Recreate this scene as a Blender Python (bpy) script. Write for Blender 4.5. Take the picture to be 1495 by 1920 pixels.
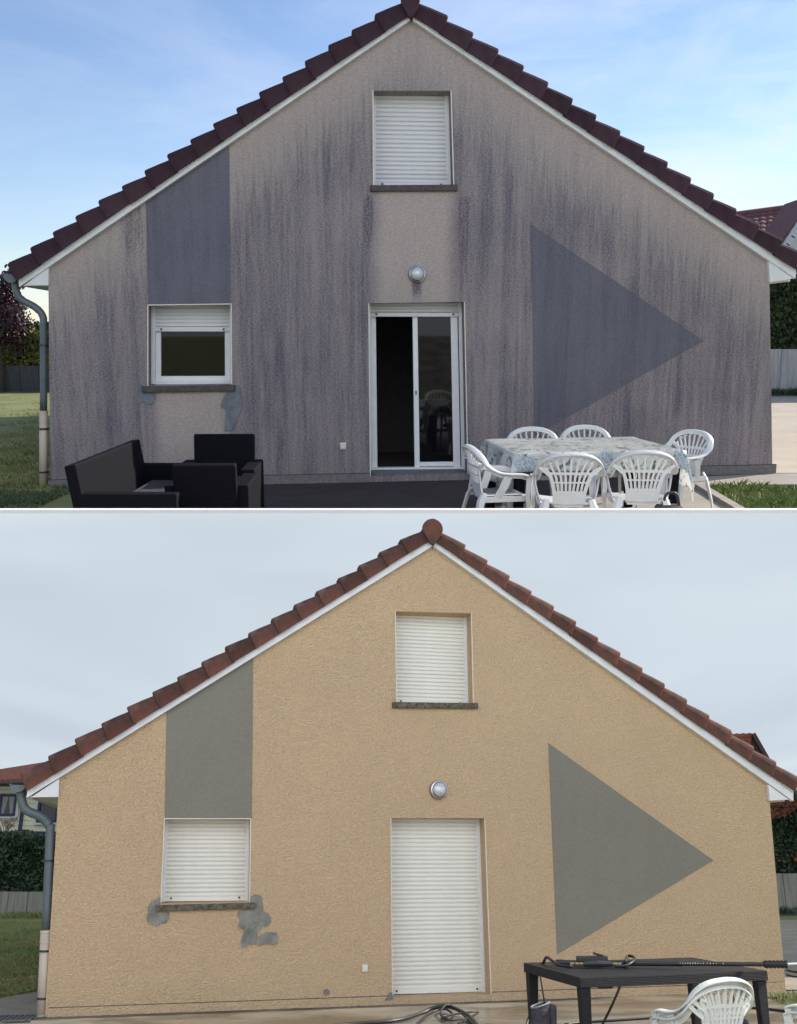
import bpy, bmesh, math, random
from math import radians as R, sin, cos, tan, pi, atan
from mathutils import Vector, Matrix, noise
from mathutils.geometry import tessellate_polygon
random.seed(7)
for o in list(bpy.data.objects): bpy.data.objects.remove(o)
SC = bpy.context.scene
COL = SC.collection

# ------------------------------------------------------------------ camera, sky, sun, exposure
F = 1800.0; EYE = 1.7
PITCH_UP = -10.39          # camera pitch seen from the first (upper) garden
PITCH_LOW = 19.57          # camera pitch seen from the second (lower) garden
KLOW = 0.34                # the lower garden is a smaller, nearer set
cam = bpy.data.objects.new('camera', bpy.data.cameras.new('camera'))
COL.objects.link(cam)
cam.data.sensor_fit = 'VERTICAL'; cam.data.sensor_height = 24; cam.data.lens = 24*F/1920
cam.location = (0, 0, EYE); cam.rotation_euler = (R(90+PITCH_UP), 0, 0)
cam.data.clip_start = 0.05; cam.data.clip_end = 1000
SC.camera = cam

SUN_EL = R(28); SX, SY = 0.85, 0.527          # towards the sun: behind the house, from the right
sun = bpy.data.objects.new('sun', bpy.data.lights.new('sun', 'SUN'))
COL.objects.link(sun)
sun.data.energy = 5.0; sun.data.angle = R(0.5); sun.data.color = (1.0, .93, .82)
sd = Vector((SX*cos(SUN_EL), SY*cos(SUN_EL), sin(SUN_EL)))
sun.rotation_euler = sd.to_track_quat('Z', 'Y').to_euler()

W = bpy.data.worlds.new('World'); SC.world = W; W.use_nodes = True
nt = W.node_tree; nt.nodes.clear()
def N(nt, t, **k):
    n = nt.nodes.new(t)
    for a, v in k.items():
        if a == 'ins':
            for i, x in v.items(): n.inputs[i].default_value = x
        else: setattr(n, a, v)
    return n
def L(nt, a, b): nt.links.new(a, b)
out = N(nt, 'ShaderNodeOutputWorld')
bg = N(nt, 'ShaderNodeBackground', ins={'Strength': 0.13})
sky = N(nt, 'ShaderNodeTexSky', sky_type='NISHITA', sun_disc=False)
sky.sun_elevation = SUN_EL; sky.sun_rotation = math.atan2(SX, SY)
sky.air_density = 1.0; sky.dust_density = 0.15; sky.ozone_density = 1.5
tc = N(nt, 'ShaderNodeTexCoord')
mp = N(nt, 'ShaderNodeMapping'); mp.inputs['Scale'].default_value = (1.6, 2.2, 7.0); mp.inputs['Rotation'].default_value = (0.1, .18, 0.2)
L(nt, tc.outputs['Generated'], mp.inputs['Vector'])
n1 = N(nt, 'ShaderNodeTexNoise', ins={'Scale': 1.5, 'Detail': 7.0, 'Roughness': .62, 'Distortion': .5})
L(nt, mp.outputs[0], n1.inputs['Vector'])
cr = N(nt, 'ShaderNodeValToRGB')
cr.color_ramp.elements[0].position = .41; cr.color_ramp.elements[0].color = (0, 0, 0, 1)
cr.color_ramp.elements[1].position = .70; cr.color_ramp.elements[1].color = (1, 1, 1, 1)
L(nt, n1.outputs['Fac'], cr.inputs[0])
# thin cloud gets denser towards the sun side
sep = N(nt, 'ShaderNodeSeparateXYZ'); L(nt, tc.outputs['Generated'], sep.inputs[0])
mr = N(nt, 'ShaderNodeMapRange', ins={'From Min': -.25, 'From Max': .45, 'To Min': .22, 'To Max': .85}); L(nt, sep.outputs['X'], mr.inputs['Value'])
mp2 = N(nt, 'ShaderNodeMapping'); mp2.inputs['Scale'].default_value = (1.2, 1.5, 16.0); mp2.inputs['Rotation'].default_value = (0, .06, 0.5); mp2.inputs['Location'].default_value = (.3, .1, 3.3)
L(nt, tc.outputs['Generated'], mp2.inputs['Vector'])
n2_ = N(nt, 'ShaderNodeTexNoise', ins={'Scale': 1.3, 'Detail': 5.0, 'Roughness': .5, 'Distortion': .2}); L(nt, mp2.outputs[0], n2_.inputs['Vector'])
cr2 = N(nt, 'ShaderNodeMapRange', ins={'From Min': .55, 'From Max': .75, 'To Min': 0., 'To Max': 1.0}); L(nt, n2_.outputs['Fac'], cr2.inputs['Value'])
mxx = N(nt, 'ShaderNodeMath', operation='MAXIMUM'); L(nt, cr.outputs[0], mxx.inputs[0]); L(nt, cr2.outputs[0], mxx.inputs[1])
mu = N(nt, 'ShaderNodeMath', operation='MULTIPLY'); L(nt, mxx.outputs[0], mu.inputs[0]); L(nt, mr.outputs[0], mu.inputs[1])
tint = N(nt, 'ShaderNodeMix', data_type='RGBA', blend_type='MULTIPLY'); tint.inputs['Factor'].default_value = 1
tint.inputs['B'].default_value = (.92, .92, 1.03, 1)
L(nt, sky.outputs[0], tint.inputs['A'])
mx = N(nt, 'ShaderNodeMix', data_type='RGBA'); mx.inputs['B'].default_value = (5.6, 6.0, 6.6, 1)
L(nt, mu.outputs[0], mx.inputs['Factor']); L(nt, tint.outputs['Result'], mx.inputs['A'])
L(nt, mx.outputs['Result'], bg.inputs['Color']); L(nt, bg.outputs[0], out.inputs[0])

SC.view_settings.view_transform = 'Standard'; SC.view_settings.look = 'None'
SC.view_settings.exposure = 0.35; SC.view_settings.gamma = 1.0; SC.view_settings.use_curve_mapping = False
SC.cycles.max_bounces = 6; SC.cycles.diffuse_bounces = 3; SC.cycles.transmission_bounces = 4
SC.cycles.sample_clamp_indirect = 4

# ------------------------------------------------------------------ helpers
class Place:
    def __init__(s, pitch): s.p = R(pitch); s.a = 0; s.b = 0; s.roots = []
    def ray(s, px, py):
        X = (px-747.5)/F; Y = (960-py)/F
        return Vector((X, cos(s.p)-Y*sin(s.p), sin(s.p)+Y*cos(s.p)))
    def at(s, px, py, D):
        d = s.ray(px, py); t = D/d.y
        return Vector((0, 0, EYE)) + d*t
    def gz(s, x): return s.a*max(-14, min(12, x)) + s.b
    def ground(s, px, py, h=0):
        d = s.ray(px, py); z = h
        for _ in range(8):
            t = (z-EYE)/d.z; z = h + s.gz(d.x*t)
        return Vector((0, 0, EYE)) + d*t
class Facade:
    def __init__(s, place, D, yaw):
        s.pl = place; s.yaw = R(yaw); s.O = Vector((0, D, 0))
        s.U = Vector((cos(s.yaw), sin(s.yaw), 0)); s.I = Vector((-sin(s.yaw), cos(s.yaw), 0))
    def pt(s, px, py, dep=0.0):
        d = s.pl.ray(px, py); C = Vector((0, 0, EYE))
        t = (dep - (C-s.O).dot(s.I))/d.dot(s.I)
        q = C + d*t - s.O
        return Vector((q.dot(s.U), dep, q.z))
    def world(s, v): return s.O + s.U*v.x + s.I*v.y + Vector((0, 0, v.z))

UP = Place(PITCH_UP); LO = Place(PITCH_LOW)
CUR = [UP]
def reg(o):
    CUR[0].roots.append(o); return o
def tag(o, label=None, cat=None, group=None, kind=None):
    if label: o['label'] = label
    if cat: o['category'] = cat
    if group: o['group'] = group
    if kind: o['kind'] = kind
    return o
def empty(name, loc=(0, 0, 0), rz=0, label=None, cat=None, group=None):
    o = bpy.data.objects.new(name, None); COL.objects.link(o)
    o.location = loc; o.rotation_euler = (0, 0, rz); o.empty_display_size = .1
    tag(o, label, cat, group); return reg(o)
def obj(name, bm, mat, parent=None, smooth=False, mesh=None):
    if mesh is None:
        mesh = bpy.data.meshes.new(name); bm.to_mesh(mesh); bm.free()
        if smooth:
            for p in mesh.polygons: p.use_smooth = True
        mesh.materials.append(mat)
    o = bpy.data.objects.new(name, mesh); COL.objects.link(o)
    if parent: o.parent = parent
    else: reg(o)
    return o
def struct(name, bm, mat, **k): return tag(obj(name, bm, mat, **k), kind='structure')
def NB(): return bmesh.new()
def box(bm, c, s, rot=None, taper=1.0):
    vs = []
    for dz in (-.5, .5):
        t = taper if dz < 0 else 1.0
        for dx, dy in ((-.5, -.5), (.5, -.5), (.5, .5), (-.5, .5)):
            v = Vector((dx*s[0]*t, dy*s[1]*t, dz*s[2]))
            if rot: v = rot @ v
            vs.append(bm.verts.new(v+Vector(c)))
    for f in ((0, 3, 2, 1), (4, 5, 6, 7), (0, 1, 5, 4), (1, 2, 6, 5), (2, 3, 7, 6), (3, 0, 4, 7)):
        bm.faces.new([vs[i] for i in f])
def bevel(bm, w=.01, seg=2):
    bmesh.ops.bevel(bm, geom=[e for e in bm.edges], offset=w, segments=seg, affect='EDGES', profile=.5); return bm
def sweep(bm, pts, prof, upv=None, caps=True, scales=None, closed=False):
    """prof: list of (a,b) offsets, a along side, b along up; upv may be a vector or list."""
    pts = [Vector(p) for p in pts]; n = len(pts); rings = []
    for i, p in enumerate(pts):
        t = (pts[min(i+1, n-1)]-pts[max(i-1, 0)]).normalized()
        u = Vector(upv[i] if isinstance(upv, list) else (upv or (0, 0, 1)))
        sdv = t.cross(u)
        if sdv.length < 1e-4: sdv = t.cross(Vector((0, 1, 0)))
        sdv.normalize(); u2 = sdv.cross(t).normalized()
        k = scales[i] if scales else (1, 1)
        if not isinstance(k, tuple): k = (k, k)
        rings.append([bm.verts.new(p+sdv*a*k[0]+u2*b*k[1]) for a, b in prof])
    m = len(prof)
    for i in range(n-1):
        for j in range(m):
            bm.faces.new((rings[i][j], rings[i][(j+1) % m], rings[i+1][(j+1) % m], rings[i+1][j]))
    if caps:
        bm.faces.new(rings[0][::-1]); bm.faces.new(rings[-1])
def circ(r, n=10): return [(r*cos(2*pi*i/n), r*sin(2*pi*i/n)) for i in range(n)]
def rect(w, h): return [(-w/2, -h/2), (w/2, -h/2), (w/2, h/2), (-w/2, h/2)]
def spline(P, n=6):
    P = [Vector(p) for p in P]; Q = [P[0]*2-P[1]]+P+[P[-1]*2-P[-2]]; o = []
    for i in range(1, len(Q)-2):
        for k in range(n):
            t = k/n; a, b, c, d = Q[i-1], Q[i], Q[i+1], Q[i+2]
            o.append(.5*((2*b)+(c-a)*t+(2*a-5*b+4*c-d)*t*t+(3*b-a-3*c+d)*t**3))
    o.append(P[-1]); return o
def prism(bm, poly, y0, y1, holes=(), taper=None):
    """poly: list of (u,v) -> extruded between y0 (front) and y1 (back), with holes."""
    loops = [[Vector((p[0], 0, p[1])) for p in poly]]+[[Vector((p[0], 0, p[1])) for p in h] for h in holes]
    tris = tessellate_polygon([[Vector((v.x, v.z, 0)) for v in l] for l in loops])
    flat = [v for l in loops for v in l]
    f = [bm.verts.new((v.x, y0, v.z)) for v in flat]; b = [bm.verts.new((v.x, y1, v.z)) for v in flat]
    for t in tris:
        try: bm.faces.new([f[i] for i in t]); bm.faces.new([b[i] for i in reversed(t)])
        except ValueError: pass
    k = 0
    for l in loops:
        n = len(l)
        for i in range(n):
            j = (i+1) % n
            bm.faces.new((f[k+i], f[k+j], b[k+j], b[k+i]))
        k += n
    bmesh.ops.recalc_face_normals(bm, faces=bm.faces)
def lathe(bm, prof, axis='Y', n=24, c=(0, 0, 0)):
    rings = []
    for r, h in prof:
        ring = []
        for i in range(n):
            a = 2*pi*i/n
            v = (r*cos(a), h, r*sin(a)) if axis == 'Y' else (r*cos(a), r*sin(a), h)
            ring.append(bm.verts.new(Vector(v)+Vector(c)))
        rings.append(ring)
    for i in range(len(rings)-1):
        for j in range(n):
            bm.faces.new((rings[i][j], rings[i][(j+1) % n], rings[i+1][(j+1) % n], rings[i+1][j]))
    bm.faces.new(rings[0]); bm.faces.new(rings[-1])
    bmesh.ops.recalc_face_normals(bm, faces=bm.faces)

# ------------------------------------------------------------------ materials
def mat(name, col, rough=.7, var=.12, scale=8, bump=0, bscale=60, stretch=(1, 1, 1), metal=0, spec=.5, col2=None, detail=4, bdist=.01, island=0, coat=0, tone=0):
    m = bpy.data.materials.new(name); m.use_nodes = True; nt = m.node_tree
    b = nt.nodes['Principled BSDF']
    b.inputs['Roughness'].default_value = rough; b.inputs['Metallic'].default_value = metal
    b.inputs['Specular IOR Level'].default_value = spec
    if coat: b.inputs['Coat Weight'].default_value = coat
    tc = N(nt, 'ShaderNodeTexCoord'); mp = N(nt, 'ShaderNodeMapping'); mp.inputs['Scale'].default_value = stretch
    L(nt, tc.outputs['Object'], mp.inputs['Vector'])
    n = N(nt, 'ShaderNodeTexNoise', ins={'Scale': scale, 'Detail': detail, 'Roughness': .6}); L(nt, mp.outputs[0], n.inputs['Vector'])
    c = Vector(col[:3]); c2 = Vector(col2[:3]) if col2 else c*(1-var)
    c1 = c if col2 else c*(1+var)
    r = N(nt, 'ShaderNodeValToRGB'); r.color_ramp.elements[0].position = .34; r.color_ramp.elements[1].position = .66
    r.color_ramp.elements[0].color = (*c2, 1); r.color_ramp.elements[1].color = (*[min(.95, x) for x in c1], 1)
    L(nt, n.outputs['Fac'], r.inputs[0]); last = r.outputs[0]
    if island:
        g = N(nt, 'ShaderNodeNewGeometry')
        hv = N(nt, 'ShaderNodeMapRange', ins={'To Min': 1-island, 'To Max': 1+island}); L(nt, g.outputs['Random Per Island'], hv.inputs['Value'])
        mm = N(nt, 'ShaderNodeVectorMath', operation='SCALE'); L(nt, last, mm.inputs[0]); L(nt, hv.outputs[0], mm.inputs['Scale']); last = mm.outputs[0]
    if tone:
        oi = N(nt, 'ShaderNodeObjectInfo'); hv = N(nt, 'ShaderNodeMapRange', ins={'To Min': 1-tone, 'To Max': 1+tone}); L(nt, oi.outputs['Random'], hv.inputs['Value'])
        mm = N(nt, 'ShaderNodeVectorMath', operation='SCALE'); L(nt, last, mm.inputs[0]); L(nt, hv.outputs[0], mm.inputs['Scale']); last = mm.outputs[0]
    L(nt, last, b.inputs['Base Color'])
    if bump:
        n2 = N(nt, 'ShaderNodeTexNoise', ins={'Scale': bscale, 'Detail': 3, 'Roughness': .6}); L(nt, mp.outputs[0], n2.inputs['Vector'])
        bp = N(nt, 'ShaderNodeBump', ins={'Strength': bump, 'Distance': bdist}); L(nt, n2.outputs['Fac'], bp.inputs['Height']); L(nt, bp.outputs[0], b.inputs['Normal'])
    return m
def math_(nt, op, a, b=None, c=None, clamp=False):
    n = N(nt, 'ShaderNodeMath', operation=op); n.use_clamp = clamp
    for i, x in enumerate((a, b, c)):
        if x is None: continue
        if isinstance(x, (int, float)): n.inputs[i].default_value = x
        else: L(nt, x, n.inputs[i])
    return n.outputs[0]
def sstep(nt, v, a, b, lo=0., hi=1.):
    n = N(nt, 'ShaderNodeMapRange', interpolation_type='SMOOTHSTEP', ins={'From Min': a, 'From Max': b, 'To Min': lo, 'To Max': hi})
    L(nt, v, n.inputs['Value']); return n.outputs[0]
def noise_(nt, vec, scale, st, detail=4, rough=.6, dist=0):
    mp = N(nt, 'ShaderNodeMapping'); mp.inputs['Scale'].default_value = st; L(nt, vec, mp.inputs['Vector'])
    n = N(nt, 'ShaderNodeTexNoise', ins={'Scale': scale, 'Detail': detail, 'Roughness': rough, 'Distortion': dist}); L(nt, mp.outputs[0], n.inputs['Vector'])
    return n.outputs['Fac']
def mixc(nt, f, a, b, blend='MIX'):
    n = N(nt, 'ShaderNodeMix', data_type='RGBA', blend_type=blend)
    for s, x in (('Factor', f), ('A', a), ('B', b)):
        if isinstance(x, tuple): n.inputs[s].default_value = (*x[:3], 1)
        elif isinstance(x, (int, float)): n.inputs[s].default_value = x
        else: L(nt, x, n.inputs[s])
    return n.outputs['Result']
def render_coat(name, base, grain=.22, gx=26, gz=42, bump=.6, dirt=None, patch=.06):
    """Roughcast render: worm-like relief, fine speckle; dirt=(colour, amount, clean boxes, slopes) adds vertical grime runs."""
    m = bpy.data.materials.new(name); m.use_nodes = True; nt = m.node_tree; b = nt.nodes['Principled BSDF']
    b.inputs['Roughness'].default_value = .93; b.inputs['Specular IOR Level'].default_value = .15
    o = N(nt, 'ShaderNodeTexCoord').outputs['Object']
    g = noise_(nt, o, 1, (gx, gx, gz), 3, .65, .6)
    big = noise_(nt, o, .7, (1, 1, 1), 3)
    col = mixc(nt, sstep(nt, g, .34, .62), tuple(x*(1-grain) for x in base), tuple(min(.95, x*(1+grain*.45)) for x in base))
    col = mixc(nt, sstep(nt, big, .35, .65), mixc(nt, 1.0, col, (1-patch, 1-patch, 1-patch), 'MULTIPLY'), col)
    if dirt:
        dc, amt, boxes, slopes, runs = dirt
        s1 = noise_(nt, o, 1, (6.5, 1, .34), 6, .66, .3)       # broad runs
        s2 = noise_(nt, o, 1, (26, 1, 1.7), 5, .7)         # narrow runs
        sp = noise_(nt, o, 1, (42, 20, 75), 3, .75)          # speckle in the grain
        pat = noise_(nt, o, 1.1, (1, 1, .8), 4, .55)
        v = math_(nt, 'ADD', math_(nt, 'MULTIPLY', s1, .55), math_(nt, 'MULTIPLY', s2, .35))
        v = math_(nt, 'ADD', v, math_(nt, 'MULTIPLY', pat, .35))
        v = sstep(nt, v, .36, .92)
        sx = N(nt, 'ShaderNodeSeparateXYZ'); L(nt, o, sx.inputs[0])
        keep = None
        for (x0, x1, z0, z1, st) in boxes:                    # strips sheltered by a sill stay clean
            a = math_(nt, 'MULTIPLY', sstep(nt, math_(nt, 'ADD', sx.outputs['X'], math_(nt, 'MULTIPLY', math_(nt, 'SUBTRACT', pat, .5), .35)), x0-.08, x0+.16), sstep(nt, math_(nt, 'ADD', sx.outputs['X'], math_(nt, 'MULTIPLY', math_(nt, 'SUBTRACT', pat, .5), .35)), x1-.16, x1+.08, 1., 0.))
            a = math_(nt, 'MULTIPLY', a, sstep(nt, sx.outputs['Z'], z0-.3, z0+.7))
            a = math_(nt, 'MULTIPLY', a, sstep(nt, sx.outputs['Z'], z1-.02, z1+.02, 1., 0.))
            a = math_(nt, 'SUBTRACT', 1., math_(nt, 'MULTIPLY', a, st))
            keep = a if keep is None else math_(nt, 'MULTIPLY', keep, a)
        # distance below the sloping roof edge: the eaves shelter a clean band
        (ax, az, ml, mr_) = slopes
        dl = math_(nt, 'SUBTRACT', math_(nt, 'ADD', math_(nt, 'MULTIPLY', math_(nt, 'SUBTRACT', sx.outputs['X'], ax), ml), az), sx.outputs['Z'])
        dr = math_(nt, 'SUBTRACT', math_(nt, 'ADD', math_(nt, 'MULTIPLY', math_(nt, 'SUBTRACT', sx.outputs['X'], ax), mr_), az), sx.outputs['Z'])
        dd = math_(nt, 'ADD', math_(nt, 'MINIMUM', dl, dr), math_(nt, 'MULTIPLY', math_(nt, 'SUBTRACT', s2, .5), 1.2))
        keep = math_(nt, 'MULTIPLY', 1.0 if keep is None else keep, sstep(nt, dd, -.05, 1.1, .10, 1.))
        for (x0, z0, w, h, st) in runs:                       # dark dribbles from sill ends and the lamp
            a = math_(nt, 'SUBTRACT', 1., sstep(nt, math_(nt, 'ABSOLUTE', math_(nt, 'SUBTRACT', sx.outputs['X'], x0)), w*.3, w))
            a = math_(nt, 'MULTIPLY', a, sstep(nt, sx.outputs['Z'], z0-h, z0-h*.2)); a = math_(nt, 'MULTIPLY', a, sstep(nt, sx.outputs['Z'], z0-.02-h*.05, z0+.02, 1., 0.)); a = math_(nt, 'MULTIPLY', a, sstep(nt, math_(nt, 'ADD', math_(nt, 'MULTIPLY', s2, .7), math_(nt, 'MULTIPLY', sp, .5)), .42, .68, .25, 1.))
            v = math_(nt, 'MAXIMUM', v, math_(nt, 'MULTIPLY', a, st))
            keep = math_(nt, 'MAXIMUM', keep, math_(nt, 'MULTIPLY', a, 1.0))
        vk = math_(nt, 'MULTIPLY', v, keep)
        spk = sstep(nt, math_(nt, 'ADD', sp, math_(nt, 'MULTIPLY', math_(nt, 'SUBTRACT', vk, .5), .30)), .40, .64)   # dark grains, denser in the runs
        fac = math_(nt, 'ADD', math_(nt, 'MULTIPLY', vk, .25), math_(nt, 'MULTIPLY', math_(nt, 'MULTIPLY', spk, .42), math_(nt, 'ADD', math_(nt, 'MULTIPLY', keep, .8), .2)))
        fac = math_(nt, 'ADD', math_(nt, 'MULTIPLY', fac, amt), math_(nt, 'MULTIPLY', keep, .32), clamp=True)
        col = mixc(nt, fac, col, dc)
    L(nt, col, b.inputs['Base Color'])
    bp = N(nt, 'ShaderNodeBump', ins={'Strength': bump, 'Distance': .012}); L(nt, g, bp.inputs['Height']); L(nt, bp.outputs[0], b.inputs['Normal'])
    return m
def emis(name, stops, strength, scale, st):
    m = bpy.data.materials.new(name); m.use_nodes = True; nt = m.node_tree; nt.nodes.clear()
    o = N(nt, 'ShaderNodeOutputMaterial'); e = N(nt, 'ShaderNodeEmission', ins={'Strength': strength})
    f = noise_(nt, N(nt, 'ShaderNodeTexCoord').outputs['Object'], scale, st, 3, .5)
    r = N(nt, 'ShaderNodeValToRGB'); r.color_ramp.elements[0].position = .3; r.color_ramp.elements[1].position = .7
    r.color_ramp.elements[0].color = (*stops[0], 1); r.color_ramp.elements[1].color = (*stops[1], 1)
    L(nt, f, r.inputs[0]); L(nt, r.outputs[0], e.inputs[0]); L(nt, e.outputs[0], o.inputs[0]); return m

def weave(name, col, rough=.5):
    m = bpy.data.materials.new(name); m.use_nodes = True; nt = m.node_tree; b = nt.nodes['Principled BSDF']
    b.inputs['Roughness'].default_value = rough; b.inputs['Specular IOR Level'].default_value = .12
    tcn = N(nt, 'ShaderNodeTexCoord'); mp = N(nt, 'ShaderNodeMapping'); mp.inputs['Rotation'].default_value = (.0, .0, 0)
    L(nt, tcn.outputs['Object'], mp.inputs['Vector'])
    br = N(nt, 'ShaderNodeTexBrick', ins={'Scale': 1, 'Mortar Size': .0025, 'Brick Width': .028, 'Row Height': .013, 'Mortar Smooth': .9})
    sp = N(nt, 'ShaderNodeSeparateXYZ'); L(nt, mp.outputs[0], sp.inputs[0]); cb = N(nt, 'ShaderNodeCombineXYZ')
    L(nt, math_(nt, 'ADD', sp.outputs['X'], sp.outputs['Y']), cb.inputs['X']); L(nt, math_(nt, 'ADD', sp.outputs['Z'], math_(nt, 'MULTIPLY', sp.outputs['Y'], .4)), cb.inputs['Y'])
    L(nt, cb.outputs[0], br.inputs['Vector'])
    br.inputs['Color1'].default_value = (*[x*1.2 for x in col], 1); br.inputs['Color2'].default_value = (*[x*.85 for x in col], 1); br.inputs['Mortar'].default_value = (*[x*.6 for x in col], 1)
    L(nt, br.outputs['Color'], b.inputs['Base Color'])
    bp = N(nt, 'ShaderNodeBump', ins={'Strength': .5, 'Distance': .004}); bp.invert = True; L(nt, br.outputs['Fac'], bp.inputs['Height']); L(nt, bp.outputs[0], b.inputs['Normal'])
    return m

M = {}
M['tile_old'] = mat('clay_tile_dark', (.062, .036, .044), .9, scale=6, col2=(.045, .022, .032), bump=.3, bscale=90, bdist=.004, tone=.2, spec=.2)
M['tile_clean'] = mat('clay_tile', (.155, .052, .036), .9, scale=5, col2=(.062, .036, .028), bump=.5, bscale=80, bdist=.005, detail=8, tone=.28)
M['white_pvc'] = mat('white_pvc', (.80, .81, .82), .35, .03, bump=0)
M['shutter_up'] = mat('shutter_white', (.74, .74, .75), .45, .035, scale=2, stretch=(1.5, 1, 1.2), detail=6)
M['shutter_lo'] = mat('shutter_cream', (.80, .785, .72), .45, .03, scale=2, stretch=(1.5, 1, 1.2), detail=6)
M['fascia'] = mat('white_fascia', (.74, .75, .76), .5, .06, scale=5, stretch=(1, 1, .4))
M['sill_up'] = mat('sill_stone_dirty', (.060, .050, .050), .9, scale=30, col2=(.11, .095, .09), bump=.4, bdist=.004)
M['sill_lo'] = mat('sill_stone_lichen', (.20, .175, .13), .95, scale=30, col2=(.050, .042, .030), bump=.5, bdist=.005, detail=7)
M['zinc'] = mat('zinc', (.105, .130, .145), .5, .12, scale=5, metal=.15)
M['zinc_dark'] = mat('zinc_dark', (.05, .055, .06), .5, .1, metal=.4)
M['pipe_beige'] = mat('pipe_beige', (.56, .47, .38), .45, .05, scale=4)
M['bead'] = mat('corner_bead', (.72, .66, .56), .6, .05)
M['glass'] = mat('window_glass', (.006, .006, .008), .03, .05, spec=.42)
M['interior'] = mat('interior_dark', (.14, .13, .14), .9, .1)
M['chrome'] = mat('brushed_metal', (.62, .62, .63), .32, .15, scale=6, metal=.9)
M['lamp_glass'] = mat('ribbed_lamp_glass', (.62, .64, .66), .18, .2, scale=20, metal=.25, bump=.5, bscale=70, bdist=.004)
M['socket'] = mat('socket_plastic', (.72, .70, .62), .4, .03)
M['bolt'] = mat('shutter_stop', (.05, .045, .04), .5, .1)
M['mortar'] = mat('grey_mortar', (.30, .29, .255), .92, scale=7, col2=(.17, .165, .145), bump=.7, bscale=30, bdist=.006)
M['mortar_up'] = mat('grey_mortar_weathered', (.20, .215, .235), .92, scale=9, col2=(.13, .14, .16), bump=.3, bscale=30, bdist=.005)
M['plastic'] = mat('garden_plastic', (.64, .65, .65), .42, .05, scale=5)
M['plastic_lo'] = mat('garden_plastic_aged', (.70, .71, .66), .48, .07, scale=7)
M['rattan'] = weave('black_rattan', (.0045, .0045, .008), .75)
M['rattan_lo'] = weave('anthracite_rattan', (.030, .031, .034), .45)
M['rubber'] = mat('black_rubber', (.018, .018, .020), .45, .2, scale=20)
M['black_plastic'] = mat('black_plastic', (.025, .026, .028), .4, .15)
M['brass'] = mat('brass', (.55, .42, .20), .35, .1, metal=.9)
M['bag'] = mat('dark_grey_fabric', (.045, .044, .052), .8, .3, scale=12, bump=.5, bscale=20, bdist=.02)
M['bag_edge'] = mat('grey_binding', (.22, .22, .24), .7, .1)
M['wand'] = mat('white_rod', (.7, .7, .68), .4, .03)
M['conc_wall'] = mat('cast_concrete', (.30, .29, .26), .9, scale=3, col2=(.20, .195, .175), stretch=(4, 4, .5), bump=.2, bscale=25, detail=6)
M['white_wall'] = mat('pale_concrete', (.50, .49, .46), .9, scale=3, col2=(.36, .355, .34), stretch=(4, 4, .5), detail=6)
M['conc_shade'] = mat('concrete_shade_dark', (.085, .08, .08), .9, scale=3, col2=(.055, .052, .055), stretch=(4, 4, .5), detail=6)  # concrete darkened so the wall's shade is in its colour
M['hedge'] = mat('hedge_leaf', (.055, .085, .028), .6, scale=1.5, col2=(.03, .05, .02), island=.5)
M['hedge_sunlit'] = mat('hedge_leaf_sunlit', (.34, .30, .08), .6, scale=.9, col2=(.09, .11, .035), island=.5)  # yellow-green leaves brightened to paint in the sunlight
M['hedge_green_lo'] = mat('hedge_leaf_deep', (.05, .085, .045), .55, scale=1.5, col2=(.022, .045, .022), island=.5)
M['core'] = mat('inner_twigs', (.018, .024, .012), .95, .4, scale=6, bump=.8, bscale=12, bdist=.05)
M['rust'] = mat('dead_cypress', (.30, .115, .06), .8, scale=1.5, col2=(.14, .06, .035), island=.4)
M['purple'] = mat('plum_leaf', (.105, .040, .062), .45, scale=2, col2=(.045, .020, .032), island=.5)
M['wood'] = mat('bark', (.06, .045, .035), .9, .2)
M['twig'] = mat('dry_twig', (.28, .21, .16), .8, .2)
M['grass_up'] = mat('grass_blade', (.165, .21, .040), .6, scale=2, col2=(.085, .14, .022), island=.45)
M['grass_dry'] = mat('grass_blade_dry', (.34, .32, .14), .7, scale=.8, col2=(.17, .20, .06), island=.4)
M['grass_lo'] = mat('grass_blade_green', (.13, .20, .055), .6, scale=.6, col2=(.23, .22, .085), island=.4)
M['grass_shade'] = mat('grass_blade_shade_dark', (.055, .085, .022), .6, scale=2, col2=(.03, .05, .015), island=.4)  # same grass, with the shade painted in as a darker green
M['soil_grass'] = mat('lawn', (.24, .24, .095), .95, scale=.7, col2=(.13, .16, .05), bump=.6, bscale=40, detail=8)
M['soil_grass_lo'] = mat('lawn_damp', (.13, .18, .055), .95, scale=.6, col2=(.20, .19, .085), bump=.6, bscale=40, detail=8)
M['patio_up'] = mat('patio_brown', (.050, .036, .036), .9, scale=2.5, col2=(.030, .022, .026), bump=.2, bscale=60, detail=7)
M['slab_up'] = mat('light_concrete', (.40, .36, .30), .9, scale=1.6, col2=(.30, .27, .23), bump=.25, bscale=60, detail=8)
M['drive_up'] = mat('driveway_pale', (.50, .43, .34), .95, scale=1.2, col2=(.42, .36, .29), detail=8)
M['kerb'] = mat('kerb_concrete', (.38, .34, .29), .9, scale=6, col2=(.27, .24, .21), bump=.3)
M['asphalt_lo'] = mat('driveway_asphalt', (.31, .28, .235), .9, scale=2, col2=(.21, .19, .16), bump=.4, bscale=60, detail=9)
M['navy'] = mat('navy_paint', (.018, .025, .075), .5, .1)
M['cream'] = mat('cream_siding', (.80, .78, .58), .7, .04)
M['curtain'] = mat('curtain', (.35, .33, .36), .8, .2, stretch=(8, 1, 1))
M['red_tile'] = mat('red_tile', (.30, .090, .055), .85, scale=8, col2=(.17, .06, .045), stretch=(1, 1, 1))
M['purple_tile'] = mat('weathered_tile', (.21, .085, .085), .8, scale=5, col2=(.15, .065, .07))
M['render_white'] = mat('white_render', (.70, .70, .69), .9, .05)
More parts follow.
